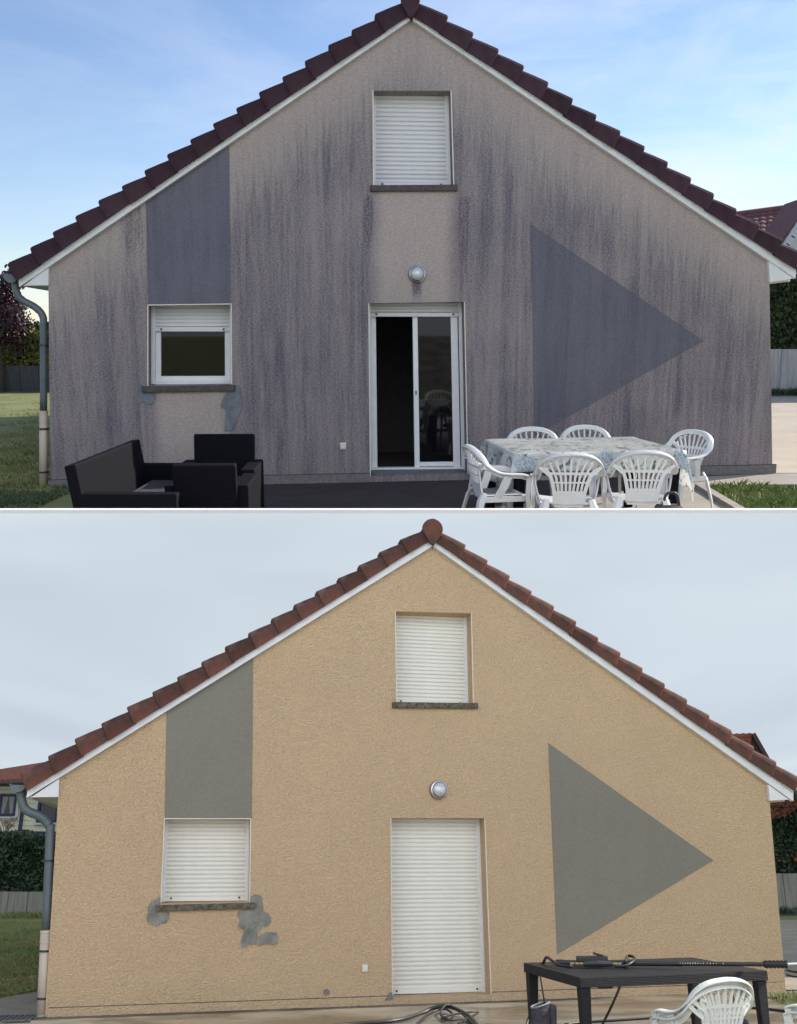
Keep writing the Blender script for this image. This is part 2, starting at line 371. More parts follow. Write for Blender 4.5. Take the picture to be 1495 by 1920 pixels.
M['wall_white'] = mat('white_divider', (.86, .86, .86), .8, .02)
M['far_hill'] = mat('far_hill', (.07, .09, .10), .95, .2)
M['pave_low'] = None

# wet, stained concrete slab of the second garden
def wet_concrete():
    m = bpy.data.materials.new('wet_concrete'); m.use_nodes = True; nt = m.node_tree; b = nt.nodes['Principled BSDF']
    o = N(nt, 'ShaderNodeTexCoord').outputs['Object']
    a = noise_(nt, o, .9, (1, 1.8, 1), 6, .6, .4); c = noise_(nt, o, 45, (1, 1, 1), 4, .7); w = noise_(nt, o, .6, (.7, 1.6, 1), 3, .5)
    col = mixc(nt, sstep(nt, a, .38, .62), (.100, .083, .058), (.205, .182, .142))
    col = mixc(nt, sstep(nt, c, .35, .65), mixc(nt, 1., col, (.82, .82, .82), 'MULTIPLY'), col)
    L(nt, col, b.inputs['Base Color']); L(nt, sstep(nt, w, .42, .58, .22, .75), b.inputs['Roughness'])
    bp = N(nt, 'ShaderNodeBump', ins={'Strength': .15, 'Distance': .004}); L(nt, c, bp.inputs['Height']); L(nt, bp.outputs[0], b.inputs['Normal'])
    return m
M['wet'] = wet_concrete()

# flowered oilcloth
def oilcloth():
    m = bpy.data.materials.new('flowered_oilcloth'); m.use_nodes = True; nt = m.node_tree; b = nt.nodes['Principled BSDF']
    b.inputs['Roughness'].default_value = .32
    o = N(nt, 'ShaderNodeTexCoord').outputs['Object']
    a = noise_(nt, o, 5, (1, 1, 1), 3, .5, .5); g = noise_(nt, o, 6, (1, 1, 1), 4, .6, 2.5); bl = noise_(nt, o, 2.2, (1, 1, 1), 2, .5)
    col = mixc(nt, sstep(nt, a, .50, .66), (.90, .90, .88), (.72, .76, .76))
    col = mixc(nt, math_(nt, 'MULTIPLY', sstep(nt, g, .555, .60), .85), col, (.10, .20, .15))
    vo = N(nt, 'ShaderNodeTexVoronoi', ins={'Scale': 26.0}); vo.feature = 'DISTANCE_TO_EDGE'; L(nt, o, vo.inputs['Vector'])
    net = math_(nt, 'MULTIPLY', math_(nt, 'SUBTRACT', 1., sstep(nt, vo.outputs['Distance'], .04, .10)), sstep(nt, bl, .57, .60))
    col = mixc(nt, math_(nt, 'MULTIPLY', sstep(nt, bl, .57, .60), .65), col, (.28, .46, .62))
    col = mixc(nt, net, col, (.85, .85, .82))
    L(nt, col, b.inputs['Base Color']); return m
M['cloth'] = oilcloth()

# ------------------------------------------------------------------ house builder
def house(pl, fc, G):
    up = G['up']
    lb, rb = G['base']                      # base corners (pixels)
    root = empty('gable_house', fc.world(Vector((0, 0, 0))), fc.yaw, G['label'], 'house')
    P = fc.pt
    wl, wr, ap = P(*G['wall_l']), P(*G['wall_r']), P(*G['apex'])
    bl, br = P(*lb), P(*rb)
    ops = {k: [P(*q) for q in v] for k, v in G['open'].items()}
    outer = [(bl.x, bl.z), (br.x, br.z), (wr.x, wr.z)] + [((P(*q)).x, (P(*q)).z) for q in G['mid_r']] + [(ap.x, ap.z)] + [((P(*q)).x, (P(*q)).z) for q in G['mid_l']] + [(wl.x, wl.z)]
    d = ops['door']; door_b = [(d[3].x, d[3].z-.02), (d[2].x, d[2].z-.02)]
    holes = [[(q.x, q.z) for q in ops[k]] for k in ('gable', 'side', 'door')]
    # facade: roughcast above the plinth groove
    pg = [P(*q) for q in G['plinth']]
    m1 = (ap.z-wl.z)/(ap.x-wl.x); m2 = (ap.z-wr.z)/(ap.x-wr.x)
    if up:
        gw, sw = ops['gable'], ops['side']; lp = P(*G['lamp'][0])
        boxes = [(gw[3].x-.0, gw[2].x+.05, gw[3].z-1.75, gw[3].z, .95), (sw[3].x+.04, sw[2].x-.02, sw[3].z-1.1, sw[3].z, .97)]
        runs = [(gw[3].x-.06, gw[3].z-.05, .10, 1.7, .95), (gw[2].x+.12, gw[3].z-.05, .13, 1.9, .9), (lp.x, lp.z-.05, .10, .42, 1.0), (sw[3].x-.02, sw[3].z-.08, .12, .8, .5), (sw[0].x-.12, sw[0].z+1.2, .22, 1.6, .6)]
        wm = render_coat('dirty_roughcast', (.44, .380, .350), .16, gx=34, gz=60, dirt=((.086, .080, .118), .95, boxes, (ap.x, ap.z, m1, m2), runs))
        pm = render_coat('weathered_grey_band', (.215, .210, .245), .12, gx=40, gz=60, bump=.35, dirt=((.075, .073, .102), .62, [], (ap.x, ap.z+3, m1, m2), []))
        tm = M['tile_old']; sm = M['sill_up']; shm = M['shutter_up']; plm = render_coat('dirty_plinth', (.20, .19, .185), .2, dirt=None)
    else:
        wm = render_coat('clean_roughcast', (.80, .580, .360), .15, gx=38, gz=66, bump=1.1, patch=.04)
        pm = render_coat('grey_smooth_render', (.250, .236, .195), .10, gx=50, gz=60, bump=.4, patch=.06)
        tm = M['tile_clean']; sm = M['sill_lo']; shm = M['shutter_lo']; plm = wm
    bm = NB(); prism(bm, [(bl.x, bl.z-.5), (br.x, br.z-.5)]+[(a, b_+.035) for a, b_ in outer[2:]], 0, .30, holes)
    obj('facade', bm, wm, root)
    # plinth board, set 14 mm back look: a thin groove strip between coat and plinth
    dlx, drx = ops['door'][3].x, ops['door'][2].x
    def pz(x): return pg[0].z + (pg[1].z-pg[0].z)*(x-pg[0].x)/(pg[1].x-pg[0].x)
    for a, b_ in ((bl.x, dlx-.0), (drx+.0, br.x)):
        bm = NB(); prism(bm, [(a, pz(a)-.004), (b_, pz(b_)-.004), (b_, pz(b_)+.006), (a, pz(a)+.006)], -.003, .01)
        obj('plinth_joint', bm, M['bolt'] if up else M['sill_lo'], root)
        bm = NB(); prism(bm, [(a+.004, pz(a)-.9), (b_-.004, pz(b_)-.9), (b_-.004, pz(b_)-.004), (a+.004, pz(a)-.004)], -.012, .01)
        obj('plinth', bm, plm, root)
    # side walls, rear wall, floor
    LEN = G['length']; el, er = P(*G['soffit_l']), P(*G['soffit_r'])
    for x, top in ((bl, wl), (br, wr)):
        sgn = 1 if x is bl else -1
        bm = NB(); v = [(x.x+sgn*.004, .26, -1), (top.x+sgn*.004, .26, top.z), (top.x+sgn*.004, LEN, top.z), (x.x+sgn*.004, LEN, -1)]
        a = [bm.verts.new(q) for q in v]; b2 = [bm.verts.new((q[0]+sgn*.25, q[1], q[2])) for q in v]
        bm.faces.new(a); bm.faces.new(b2[::-1])
        for i in range(4): bm.faces.new((a[i], a[(i+1) % 4], b2[(i+1) % 4], b2[i]))
        bmesh.ops.recalc_face_normals(bm, faces=bm.faces)
        obj('side_wall', bm, wm, root)
    bm = NB(); prism(bm, [(bl.x+.3, -1), (br.x-.3, -1), (wr.x-.3, wr.z), (ap.x, ap.z-.1), (wl.x+.3, wl.z)], LEN-.25, LEN-.01); obj('rear_wall', bm, wm, root)
    bm = NB(); box(bm, ((bl.x+br.x)/2, LEN/2+.2, min(d[3].z, d[2].z)-.13), (br.x-bl.x-.6, LEN-.7, .1)); obj('floor', bm, M['interior'], root)
    bm = NB(); box(bm, ((d[0].x+d[1].x)/2, 3.2, 1.2), (4.5, .1, 3.6)); obj('partition', bm, M['interior'], root)
    bm = NB(); box(bm, ((bl.x+br.x)/2, LEN/2, wl.z+.05), (br.x-bl.x-.7, LEN-.8, .12)); obj('upper_floor', bm, M['interior'], root)
    # painted bands
    bm = NB(); prism(bm, [((P(*q)).x, (P(*q)).z) for q in G['band']], -.006, .004); obj('painted_band', bm, pm, root)['label'] = 'grey rectangular band above the left window'
    bm = NB(); prism(bm, [((P(*q)).x, (P(*q)).z) for q in G['tri']], -.006, .004); obj('painted_band', bm, pm, root)['label'] = 'grey painted triangle pointing right'
    # roof: slabs, barge boards, verge tiles, ridge
    def line(a, b_): return P(*a), P(*b_)
    for side in ('l', 'r'):
        t0, t1 = [P(*q, -.115) for q in G['tile_'+side]]; t0.y = t1.y = 0          # underside line of the verge tiles, eave -> apex
        dr = (t1-t0); ln = dr.length; dr.normalize(); nr = Vector((-dr.z, 0, dr.x))
        if nr.z < 0: nr = -nr
        n = G['n_'+side]; h = G['tile_h']
        sg = 1 if side == 'l' else -1
        # slab behind
        bm = NB()
        q0, q1 = t0+nr*.05, t1+nr*.05+dr*.05
        prism(bm, [(q0.x, q0.z), (q1.x, q1.z), ((q1+nr*.08).x, (q1+nr*.08).z), ((q0+nr*.08).x, (q0+nr*.08).z)], .22, LEN+.2)
        obj('roof_slope', bm, tm, root)
        step = (ln)/n
        bm = NB()
        # tile profile across (y depth, n up): apron in front, rolled top, then back under the next row
        prof = [(-.115, -.0), (-.118, h*.62), (-.108, h*.80), (-.08, h*.93), (-.03, h*.98), (.06, h*.97), (.16, h*.86), (.27, h*.80), (.27, h*.72), (.05, h*.80), (-.085, h*.66), (-.095, 0)]
        rings = []
        for s_, gx_, gn in ((-.022, .018, .022), (-.016, .024, .040), (.0, .026, .050), (.03, .024, .046), (step*.55, .012, .022), (step+.01, .0, -.010)):
            ring = []
            for (y, nn) in prof:
                f_ = max(0, min(1, nn/h))
                pnt = dr*(s_+.11*nn) + nr*(nn+gn*f_*f_ - .004*(1-f_)) + Vector((0, y-(gx_ if y < 0 else 0), 0))
                ring.append(bm.verts.new(pnt))
            rings.append(ring)
        for i in range(len(rings)-1):
            for j in range(len(prof)):
                bm.faces.new((rings[i][j], rings[i][(j+1) % len(prof)], rings[i+1][(j+1) % len(prof)], rings[i+1][j]))
        bm.faces.new(rings[0][::-1]); bm.faces.new(rings[-1]); bmesh.ops.recalc_face_normals(bm, faces=bm.faces)
        me = bpy.data.meshes.new('verge_tile'); bm.to_mesh(me); bm.free(); me.materials.append(tm)
        bs = NB(); lathe(bs, [(.009, -.004), (.009, .004)], n=8); ms = bpy.data.meshes.new('nail'); bs.to_mesh(ms); bs.free(); ms.materials.append(M['bolt'])
        for i in range(n):
            o = obj('verge_tile', None, None, root, mesh=me); pos = t0+dr*(step*i)
            o.location = pos + Vector((0, random.uniform(-.004, .004), 0)) + nr*random.uniform(-.006, .007); o.rotation_euler = (0, random.uniform(-.012, .012), random.uniform(-.01, .01))
            if not up:
                k = obj('nail', None, None, o, mesh=ms); k.location = dr*step*.45+nr*h*.42+Vector((0, -.133, 0))
        # barge board
        b0, b1 = [P(*q, -.075) for q in G['barge_t_'+side]]; c0, c1 = [P(*q, -.075) for q in G['barge_b_'+side]]
        bm = NB(); prism(bm, [(c0.x, c0.z), (c1.x, c1.z), (b1.x, b1.z+.0), (b0.x, b0.z)] if side == 'l' else [(c1.x, c1.z), (c0.x, c0.z), (b0.x, b0.z), (b1.x, b1.z)], -.075, -.002)
        obj('barge_board', bm, M['fascia'], root)
        # eave box
        tri = [P(*q, -.05) for q in G['box_'+side]]
        bm = NB(); prism(bm, [(q.x, q.z) for q in tri], -.05, -.004+.02); obj('eave_box_front', bm, M['fascia'], root)
        xs = sorted((tri[1].x, tri[2].x)); zb = (tri[1].z+tri[2].z)/2
        bm = NB(); box(bm, ((xs[0]+xs[1])/2, LEN/2+.05, zb+.012), (xs[1]-xs[0], LEN-.1, .02)); obj('soffit', bm, M['fascia'], root)
        if side == 'r':
            bm = NB(); box(bm, (xs[1]+.02, LEN/2+.05, zb+.07), (.025, LEN-.1, .16)); obj('eave_fascia', bm, M['fascia'], root)
        else:
            bm = NB(); box(bm, (xs[0]-.02, LEN/2+.05, zb+.07), (.025, LEN-.1, .16)); obj('eave_fascia', bm, M['fascia'], root)
    # ridge cap: rounded shield and ridge tiles behind it
    c = [P(*q, -.17) for q in G['cap']]              # centre, right edge, bottom tip
    r_ = abs(c[1].x-c[0].x); sh = []
    for i in range(13):
        a = R(-20+220*i/12); sh.append((c[0].x+r_*cos(a), c[0].z+r_*sin(a)))
    sh.append((c[2].x-.03, c[2].z+.02)); sh.append((c[2].x, c[2].z)); sh.append((c[2].x+.03, c[2].z+.02))
    bm = NB(); prism(bm, sh, -.175, -.12); bevel(bm, .006, 1); obj('ridge_end_tile', bm, tm, root)
    bm = NB(); nseg = 9; rl = (LEN+.1)/nseg
    for k in range(3):
        pts = [(c[0].x+(r_*.95-.01*q)*cos(pi*i/8), c[0].z-.02+(r_*.9-.01*q)*sin(pi*i/8)) for q in (0,) for i in range(9)]
    bm.free()
    for k in range(nseg):
        bm = NB(); prism(bm, [(c[0].x+r_*.93*cos(pi*i/8), c[0].z-.03+r_*.9*sin(pi*i/8)) for i in range(9)], -.12+k*rl, -.12+(k+1)*rl-.01)
        obj('ridge_tile', bm, tm, root)
    # sills
    for k in ('sill_g', 'sill_s'):
        q = [P(*a, -.055) for a in G[k]]
        bm = NB(); prism(bm, [(a.x, a.z) for a in q], -.055, .2); bevel(bm, .006, 1); obj('window_sill', bm, sm, root)
    # corner beads round the openings
    for k in ('gable', 'side', 'door'):
        q = ops[k]
        for a, b_ in ((q[0], q[3]), (q[1], q[2])) + (((q[0], q[1]),) if k == 'side' else ()):
            bm = NB(); sweep(bm, [a+Vector((0, -.003, 0)), b_+Vector((0, -.003, 0))], rect(.012, .010), (0, 1, 0)); obj('corner_bead', bm, M['bead'], root)
    # windows and door
    RV = G['reveal']
    def frame_bars(par, x0, x1, z0, z1, w, y, th, m, sides='lrbt'):
        for s_ in sides:
            bm = NB()
            if s_ == 'l': box(bm, (x0+w/2, y, (z0+z1)/2), (w, th, z1-z0))
            if s_ == 'r': box(bm, (x1-w/2, y, (z0+z1)/2), (w, th, z1-z0))
            if s_ == 'b': box(bm, ((x0+x1)/2, y-.002, z0+w/2), (x1-x0-2*w+.002, th, w))
            if s_ == 't': box(bm, ((x0+x1)/2, y-.002, z1-w/2), (x1-x0-2*w+.002, th, w))
            bevel(bm, .004, 1); obj('frame', bm, m, par)
    def slats(par, x0, x1, z0, z1, pitch, y, m):
        n = max(1, int(round((z1-z0)/pitch))); pitch = (z1-z0)/n
        prof = [(.004, .0), (-.009, pitch*.06), (-.014, pitch*.26), (-.014, pitch*.50), (-.010, pitch*.72), (.004, pitch*.82), (.009, pitch*.999), (.010, pitch*.999), (.010, 0)]
        bm = NB(); ra = [bm.verts.new((x0, a, b)) for a, b in prof]; rb_ = [bm.verts.new((x1, a, b)) for a, b in prof]
        for j in range(len(prof)): bm.faces.new((ra[j], ra[(j+1) % len(prof)], rb_[(j+1) % len(prof)], rb_[j]))
        bm.faces.new(ra[::-1]); bm.faces.new(rb_); bmesh.ops.recalc_face_normals(bm, faces=bm.faces)
        me = bpy.data.meshes.new('slat'); bm.to_mesh(me); bm.free(); me.materials.append(m)
        for i in range(n):
            o = obj('slat', None, None, par, mesh=me); o.location = (0, y+random.uniform(-.001, .001), z0+i*pitch)
    def stops(par, x0, x1, z, y):
        for x in (x0, x1):
            bm = NB(); lathe(bm, [(.011, -.014), (.013, -.004), (.013, .006)], n=10, c=(x, y, z)); obj('shutter_stop', bm, M['bolt'], par)
    def part(name): 
        o = bpy.data.objects.new(name, None); COL.objects.link(o); o.parent = root; o.empty_display_size = .1; return o
    WP = []
    for k in ('gable', 'side'):
        q = ops[k]; w = part('window'); y = RV; WP.append((w, k))
        x0 = min(q[0].x, q[3].x)-.01; x1 = max(q[1].x, q[2].x)+.01; zt = max(q[0].z, q[1].z)+.01; zb = min(q[2].z, q[3].z)+.005
        m = M['white_pvc']
        half = up and k == 'side'
        frame_bars(w, x0, x1, zb, zt, .055, y, .05, m, 'lr')
        rail = P(*G['win_rail'])[2] if half else zb+.035
        if half:
            slats(w, x0+.05, x1-.05, rail+.03, zt, .048, y+.005, shm)
            bm = NB(); box(bm, ((x0+x1)/2, y-.006, rail), (x1-x0-.1, .022, .055)); bevel(bm, .004, 1); obj('bottom_rail', bm, shm, w)
            stops(w, x0+.13, x1-.13, rail, y-.02)
            frame_bars(w, x0+.055, x1-.055, zb+.03, rail+.1, .065, y+.045, .05, m)
            bm = NB(); box(bm, ((x0+x1)/2, y+.01, zb+.02), (x1-x0-.1, .07, .045)); obj('frame', bm, m, w)
            bm = NB(); box(bm, ((x0+x1)/2, y+.06, (zb+rail)/2+.07), (x1-x0-.2, .012, rail-zb-.02)); obj('pane', bm, M['glass'], w)
        else:
            slats(w, x0+.05, x1-.05, zb+.06, zt, .0535 if not up else .050, y+.005, shm)
            bm = NB(); box(bm, ((x0+x1)/2, y-.004, zb+.033), (x1-x0-.1, .022, .056)); bevel(bm, .004, 1); obj('bottom_rail', bm, shm, w)
            stops(w, x0+.13, x1-.13, zb+.045, y-.018)
            bm = NB(); box(bm, ((x0+x1)/2, y+.05, (zb+zt)/2), (x1-x0, .01, zt-zb)); obj('pane', bm, M['glass'], w)
    q = ops['door']; w = part('door'); y = RV; WP.append((w, 'door'))
    x0 = min(q[0].x, q[3].x)-.01; x1 = max(q[1].x, q[2].x)+.01; zt = max(q[0].z, q[1].z)+.01; zb = (q[2].z+q[3].z)/2
    if up:
        rail = P(*G['door_rail'])[2]; dep = y+.03
        frame_bars(w, x0, x1, zb, zt, .05, y, .05, M['white_pvc'], 'lr')
        slats(w, x0+.045, x1-.045, rail+.03, zt, .048, y+.005, shm)
        bm = NB(); box(bm, ((x0+x1)/2, y-.004, rail), (x1-x0-.1, .022, .05)); bevel(bm, .004, 1); obj('bottom_rail', bm, shm, w)
        stops(w, x0+.12, x1-.12, rail+.005, y-.018)
        th = P(*G['thresh'], dep)[2]
        bm = NB(); box(bm, ((x0+x1)/2, y-.03, zb+(th-zb)/2-.01), (x1-x0-.06, .16, th-zb+.02)); bevel(bm, .006, 1); obj('threshold', bm, M['zinc'], w)
        bm = NB(); box(bm, ((x0+x1)/2, y+.03, th+.012), (x1-x0-.1, .10, .022)); obj('track', bm, M['white_pvc'], w)
        lx = [P(*a, dep)[0] for a in G['leaf']]     # stile left, stile right, glass right, frame right
        zg = P(*G['leaf_b'], dep)[2]; top = rail+.1
        leaf = [('stile', ((lx[0]+lx[1])/2, dep+.02, (th+top)/2), (lx[1]-lx[0], .05, top-th-.03)),
                ('stile', ((lx[2]+lx[3])/2, dep+.02, (th+top)/2), (lx[3]-lx[2], .05, top-th-.03)),
                ('bottom_stile', ((lx[1]+lx[2])/2, dep+.02, (th+.03+zg)/2), (lx[2]-lx[1]-.002, .048, zg-th-.03)),
                ]
        for nm, c_, s_ in leaf:
            bm = NB(); box(bm, c_, s_); bevel(bm, .004, 1); obj(nm, bm, M['white_pvc'], w)
        bm = NB(); box(bm, ((lx[1]+lx[2])/2, dep+.03, (zg+top)/2), (lx[2]-lx[1]+.02, .012, top-zg+.02)); obj('pane', bm, M['glass'], w)
        bm = NB(); box(bm, (lx[0]-.0+.03, dep-.012, (th+top)/2-.05), (.014, .012, .05)); obj('handle', bm, M['bolt'], w)
        xl = P(*G['open_l'], dep)[0]
        bm = NB(); box(bm, ((x0+.05+xl)/2, dep+.05, (th+top)/2), (xl-x0-.05, .05, top-th)); bevel(bm, .004, 1); obj('stile', bm, M['white_pvc'], w)
    else:
        frame_bars(w, x0, x1, zb, zt, .055, y, .05, M['white_pvc'], 'lr')
        slats(w, x0+.05, x1-.05, zb+.06, zt, .0535, y+.005, shm)
        bm = NB(); box(bm, ((x0+x1)/2, y-.004, zb+.035), (x1-x0-.1, .022, .056)); bevel(bm, .004, 1); obj('bottom_rail', bm, shm, w)
        stops(w, x0+.12, x1-.12, zb+.045, y-.018)
        bm = NB(); box(bm, ((x0+x1)/2, y-.08, zb-.05), (x1-x0-.02, .2, .09)); obj('threshold', bm, M['mortar'], w)
        bm = NB(); box(bm, ((x0+x1)/2, y+.05, (zb+zt)/2), (x1-x0, .01, zt-zb)); obj('pane', bm, M['glass'], w)
    for w_, k in WP:
        q = ops[k]; X0 = min(q[0].x, q[3].x); X1 = max(q[1].x, q[2].x)
        def edges(z):
            tl = (z-q[3].z)/(q[0].z-q[3].z); tr_ = (z-q[2].z)/(q[1].z-q[2].z)
            return q[3].x+(q[0].x-q[3].x)*tl, q[2].x+(q[1].x-q[2].x)*tr_
        for ch in w_.children:
            if ch.name.startswith('slat'):
                a, b_ = edges(ch.location.z); k_ = (b_-a)/(X1-X0); ch.scale.x = k_; ch.location.x = a-X0*k_
            else:
                for v in ch.data.vertices:
                    a, b_ = edges(v.co.z); v.co.x = a+(v.co.x-X0)*(b_-a)/(X1-X0)
    # lamp (round bulkhead) and socket
    lp, lr = P(*G['lamp'][0]), G['lamp'][1]
    lm = part('wall_lamp')
    bm = NB(); lathe(bm, [(lr*1.03, 0), (lr*1.03, -.012)], n=32, c=(lp.x, 0, lp.z)); obj('gasket', bm, M['bolt'], lm)
    bm = NB(); lathe(bm, [(lr*.80, -.060), (lr*.83, -.0735), (lr*.76, -.078), (lr*.72, -.066)], n=32, c=(lp.x, 0, lp.z)); obj('inner_ring', bm, M['zinc_dark'], lm)
    bm = NB(); lathe(bm, [(lr, 0), (lr, -.05), (lr*.96, -.062), (lr*.84, -.068), (lr*.80, -.05)], n=32, c=(lp.x, 0, lp.z)); obj('rim', bm, M['chrome'], lm, smooth=False)
    bm = NB(); lathe(bm, [(lr*.82, -.045), (lr*.80, -.072), (lr*.66, -.10), (lr*.40, -.118), (lr*.12, -.125)], n=32, c=(lp.x, 0, lp.z)); obj('lamp_glass', bm, M['lamp_glass'], lm, smooth=True)
    sp = P(*G['sock']); sk = part('socket')
    bm = NB(); box(bm, (sp.x, -.018, sp.z), (.075, .036, .085)); bevel(bm, .008, 2); obj('casing', bm, M['socket'], sk)
    bm = NB(); box(bm, (sp.x, -.039, sp.z+.002), (.052, .01, .060)); bevel(bm, .004, 1); obj('flap', bm, M['socket'], sk)
    # gutter, down pipe
    g = [P(*a) for a in G['gutter']]            # left rim, right rim, bottom
    cx = (g[0].x+g[1].x)/2; rr = (g[1].x-g[0].x)/2; zt = g[0].z
    gut = part('gutter')
    pr = [(cx+rr*cos(pi+pi*i/10), zt+(g[0].z-g[2].z)*sin(pi+pi*i/10)) for i in range(11)]
    bm = NB(); prism(bm, pr+[(x_*1.0*1+(cx-x_)*.08, z_+.004*0+(zt-z_)*.08) for x_, z_ in pr[::-1]], -.06, LEN+.1); obj('trough', bm, M['zinc'], gut)
    bm = NB(); prism(bm, pr, -.064, -.058); obj('end_cap', bm, M['zinc'], gut)
    bm = NB(); sweep(bm, [Vector((g[0].x, -.07, zt+.004)), Vector((g[0].x, LEN, zt+.004))], circ(.011, 8)); obj('bead_edge', bm, M['zinc'], gut)
    dp = part('down_pipe')
    pts = [P(*a, .07) for a in G['pipe']]; rz = G['pipe_r']
    bm = NB(); sweep(bm, spline(pts, 6), circ(rz, 16), (0, 1, 0)); obj('zinc_pipe', bm, M['zinc'], dp, smooth=True)
    for a in G['pipe_joint']:
        c_ = P(*a[0], .07); d_ = (P(*a[1], .07)-c_).normalized()*.012
        bm = NB(); sweep(bm, [c_-d_, c_+d_], circ(rz*1.06, 16), (0, 1, 0)); obj('pipe_joint', bm, M['zinc'], dp, smooth=False)
    b0, b1 = [P(*a, .07) for a in G['pipe_b']]
    bm = NB(); sweep(bm, [b0+(b1-b0)*-.0, b1], circ(rz*1.14, 16), (0, 1, 0)); obj('beige_pipe', bm, M['pipe_beige'], dp, smooth=True)
    for t in (0, .12, .97):
        c_ = b0+(b1-b0)*t; bm = NB(); sweep(bm, [c_, c_+(b1-b0).normalized()*.03], circ(rz*1.22, 16), (0, 1, 0)); obj('pipe_collar', bm, M['pipe_beige'], dp)
    for a in G['clips']:
        c_ = P(*a, .07); bm = NB(); sweep(bm, [c_+Vector((0, 0, -.012)), c_+Vector((0, 0, .012))], circ(rz*1.24, 16), (0, 1, 0)); obj('clip', bm, M['zinc_dark'], dp)
        bm = NB(); box(bm, (c_.x+rz, .09, c_.z), (rz*2, .02, .02)); obj('bracket', bm, M['zinc_dark'], dp)
    # mortar patches
    mm = M['mortar_up'] if up else M['mortar']
    for k, poly in enumerate(G['patches']):
        q = [P(*a) for a in poly]; pts = []
        for i in range(len(q)):
            a, b_ = q[i], q[(i+1) % len(q)]; n_ = max(2, int((b_-a).length/.03))
            for j in range(n_):
                p_ = a.lerp(b_, j/n_); w_ = noise.noise(Vector((p_.x*18, k, p_.z*18)))*.014
                pts.append((p_.x+w_, p_.z+noise.noise(Vector((p_.x*18, k+9, p_.z*18)))*.014))
        bm = NB(); prism(bm, pts, -.012-.003*k, .004); obj('mortar_patch', bm, mm, root)
    return root

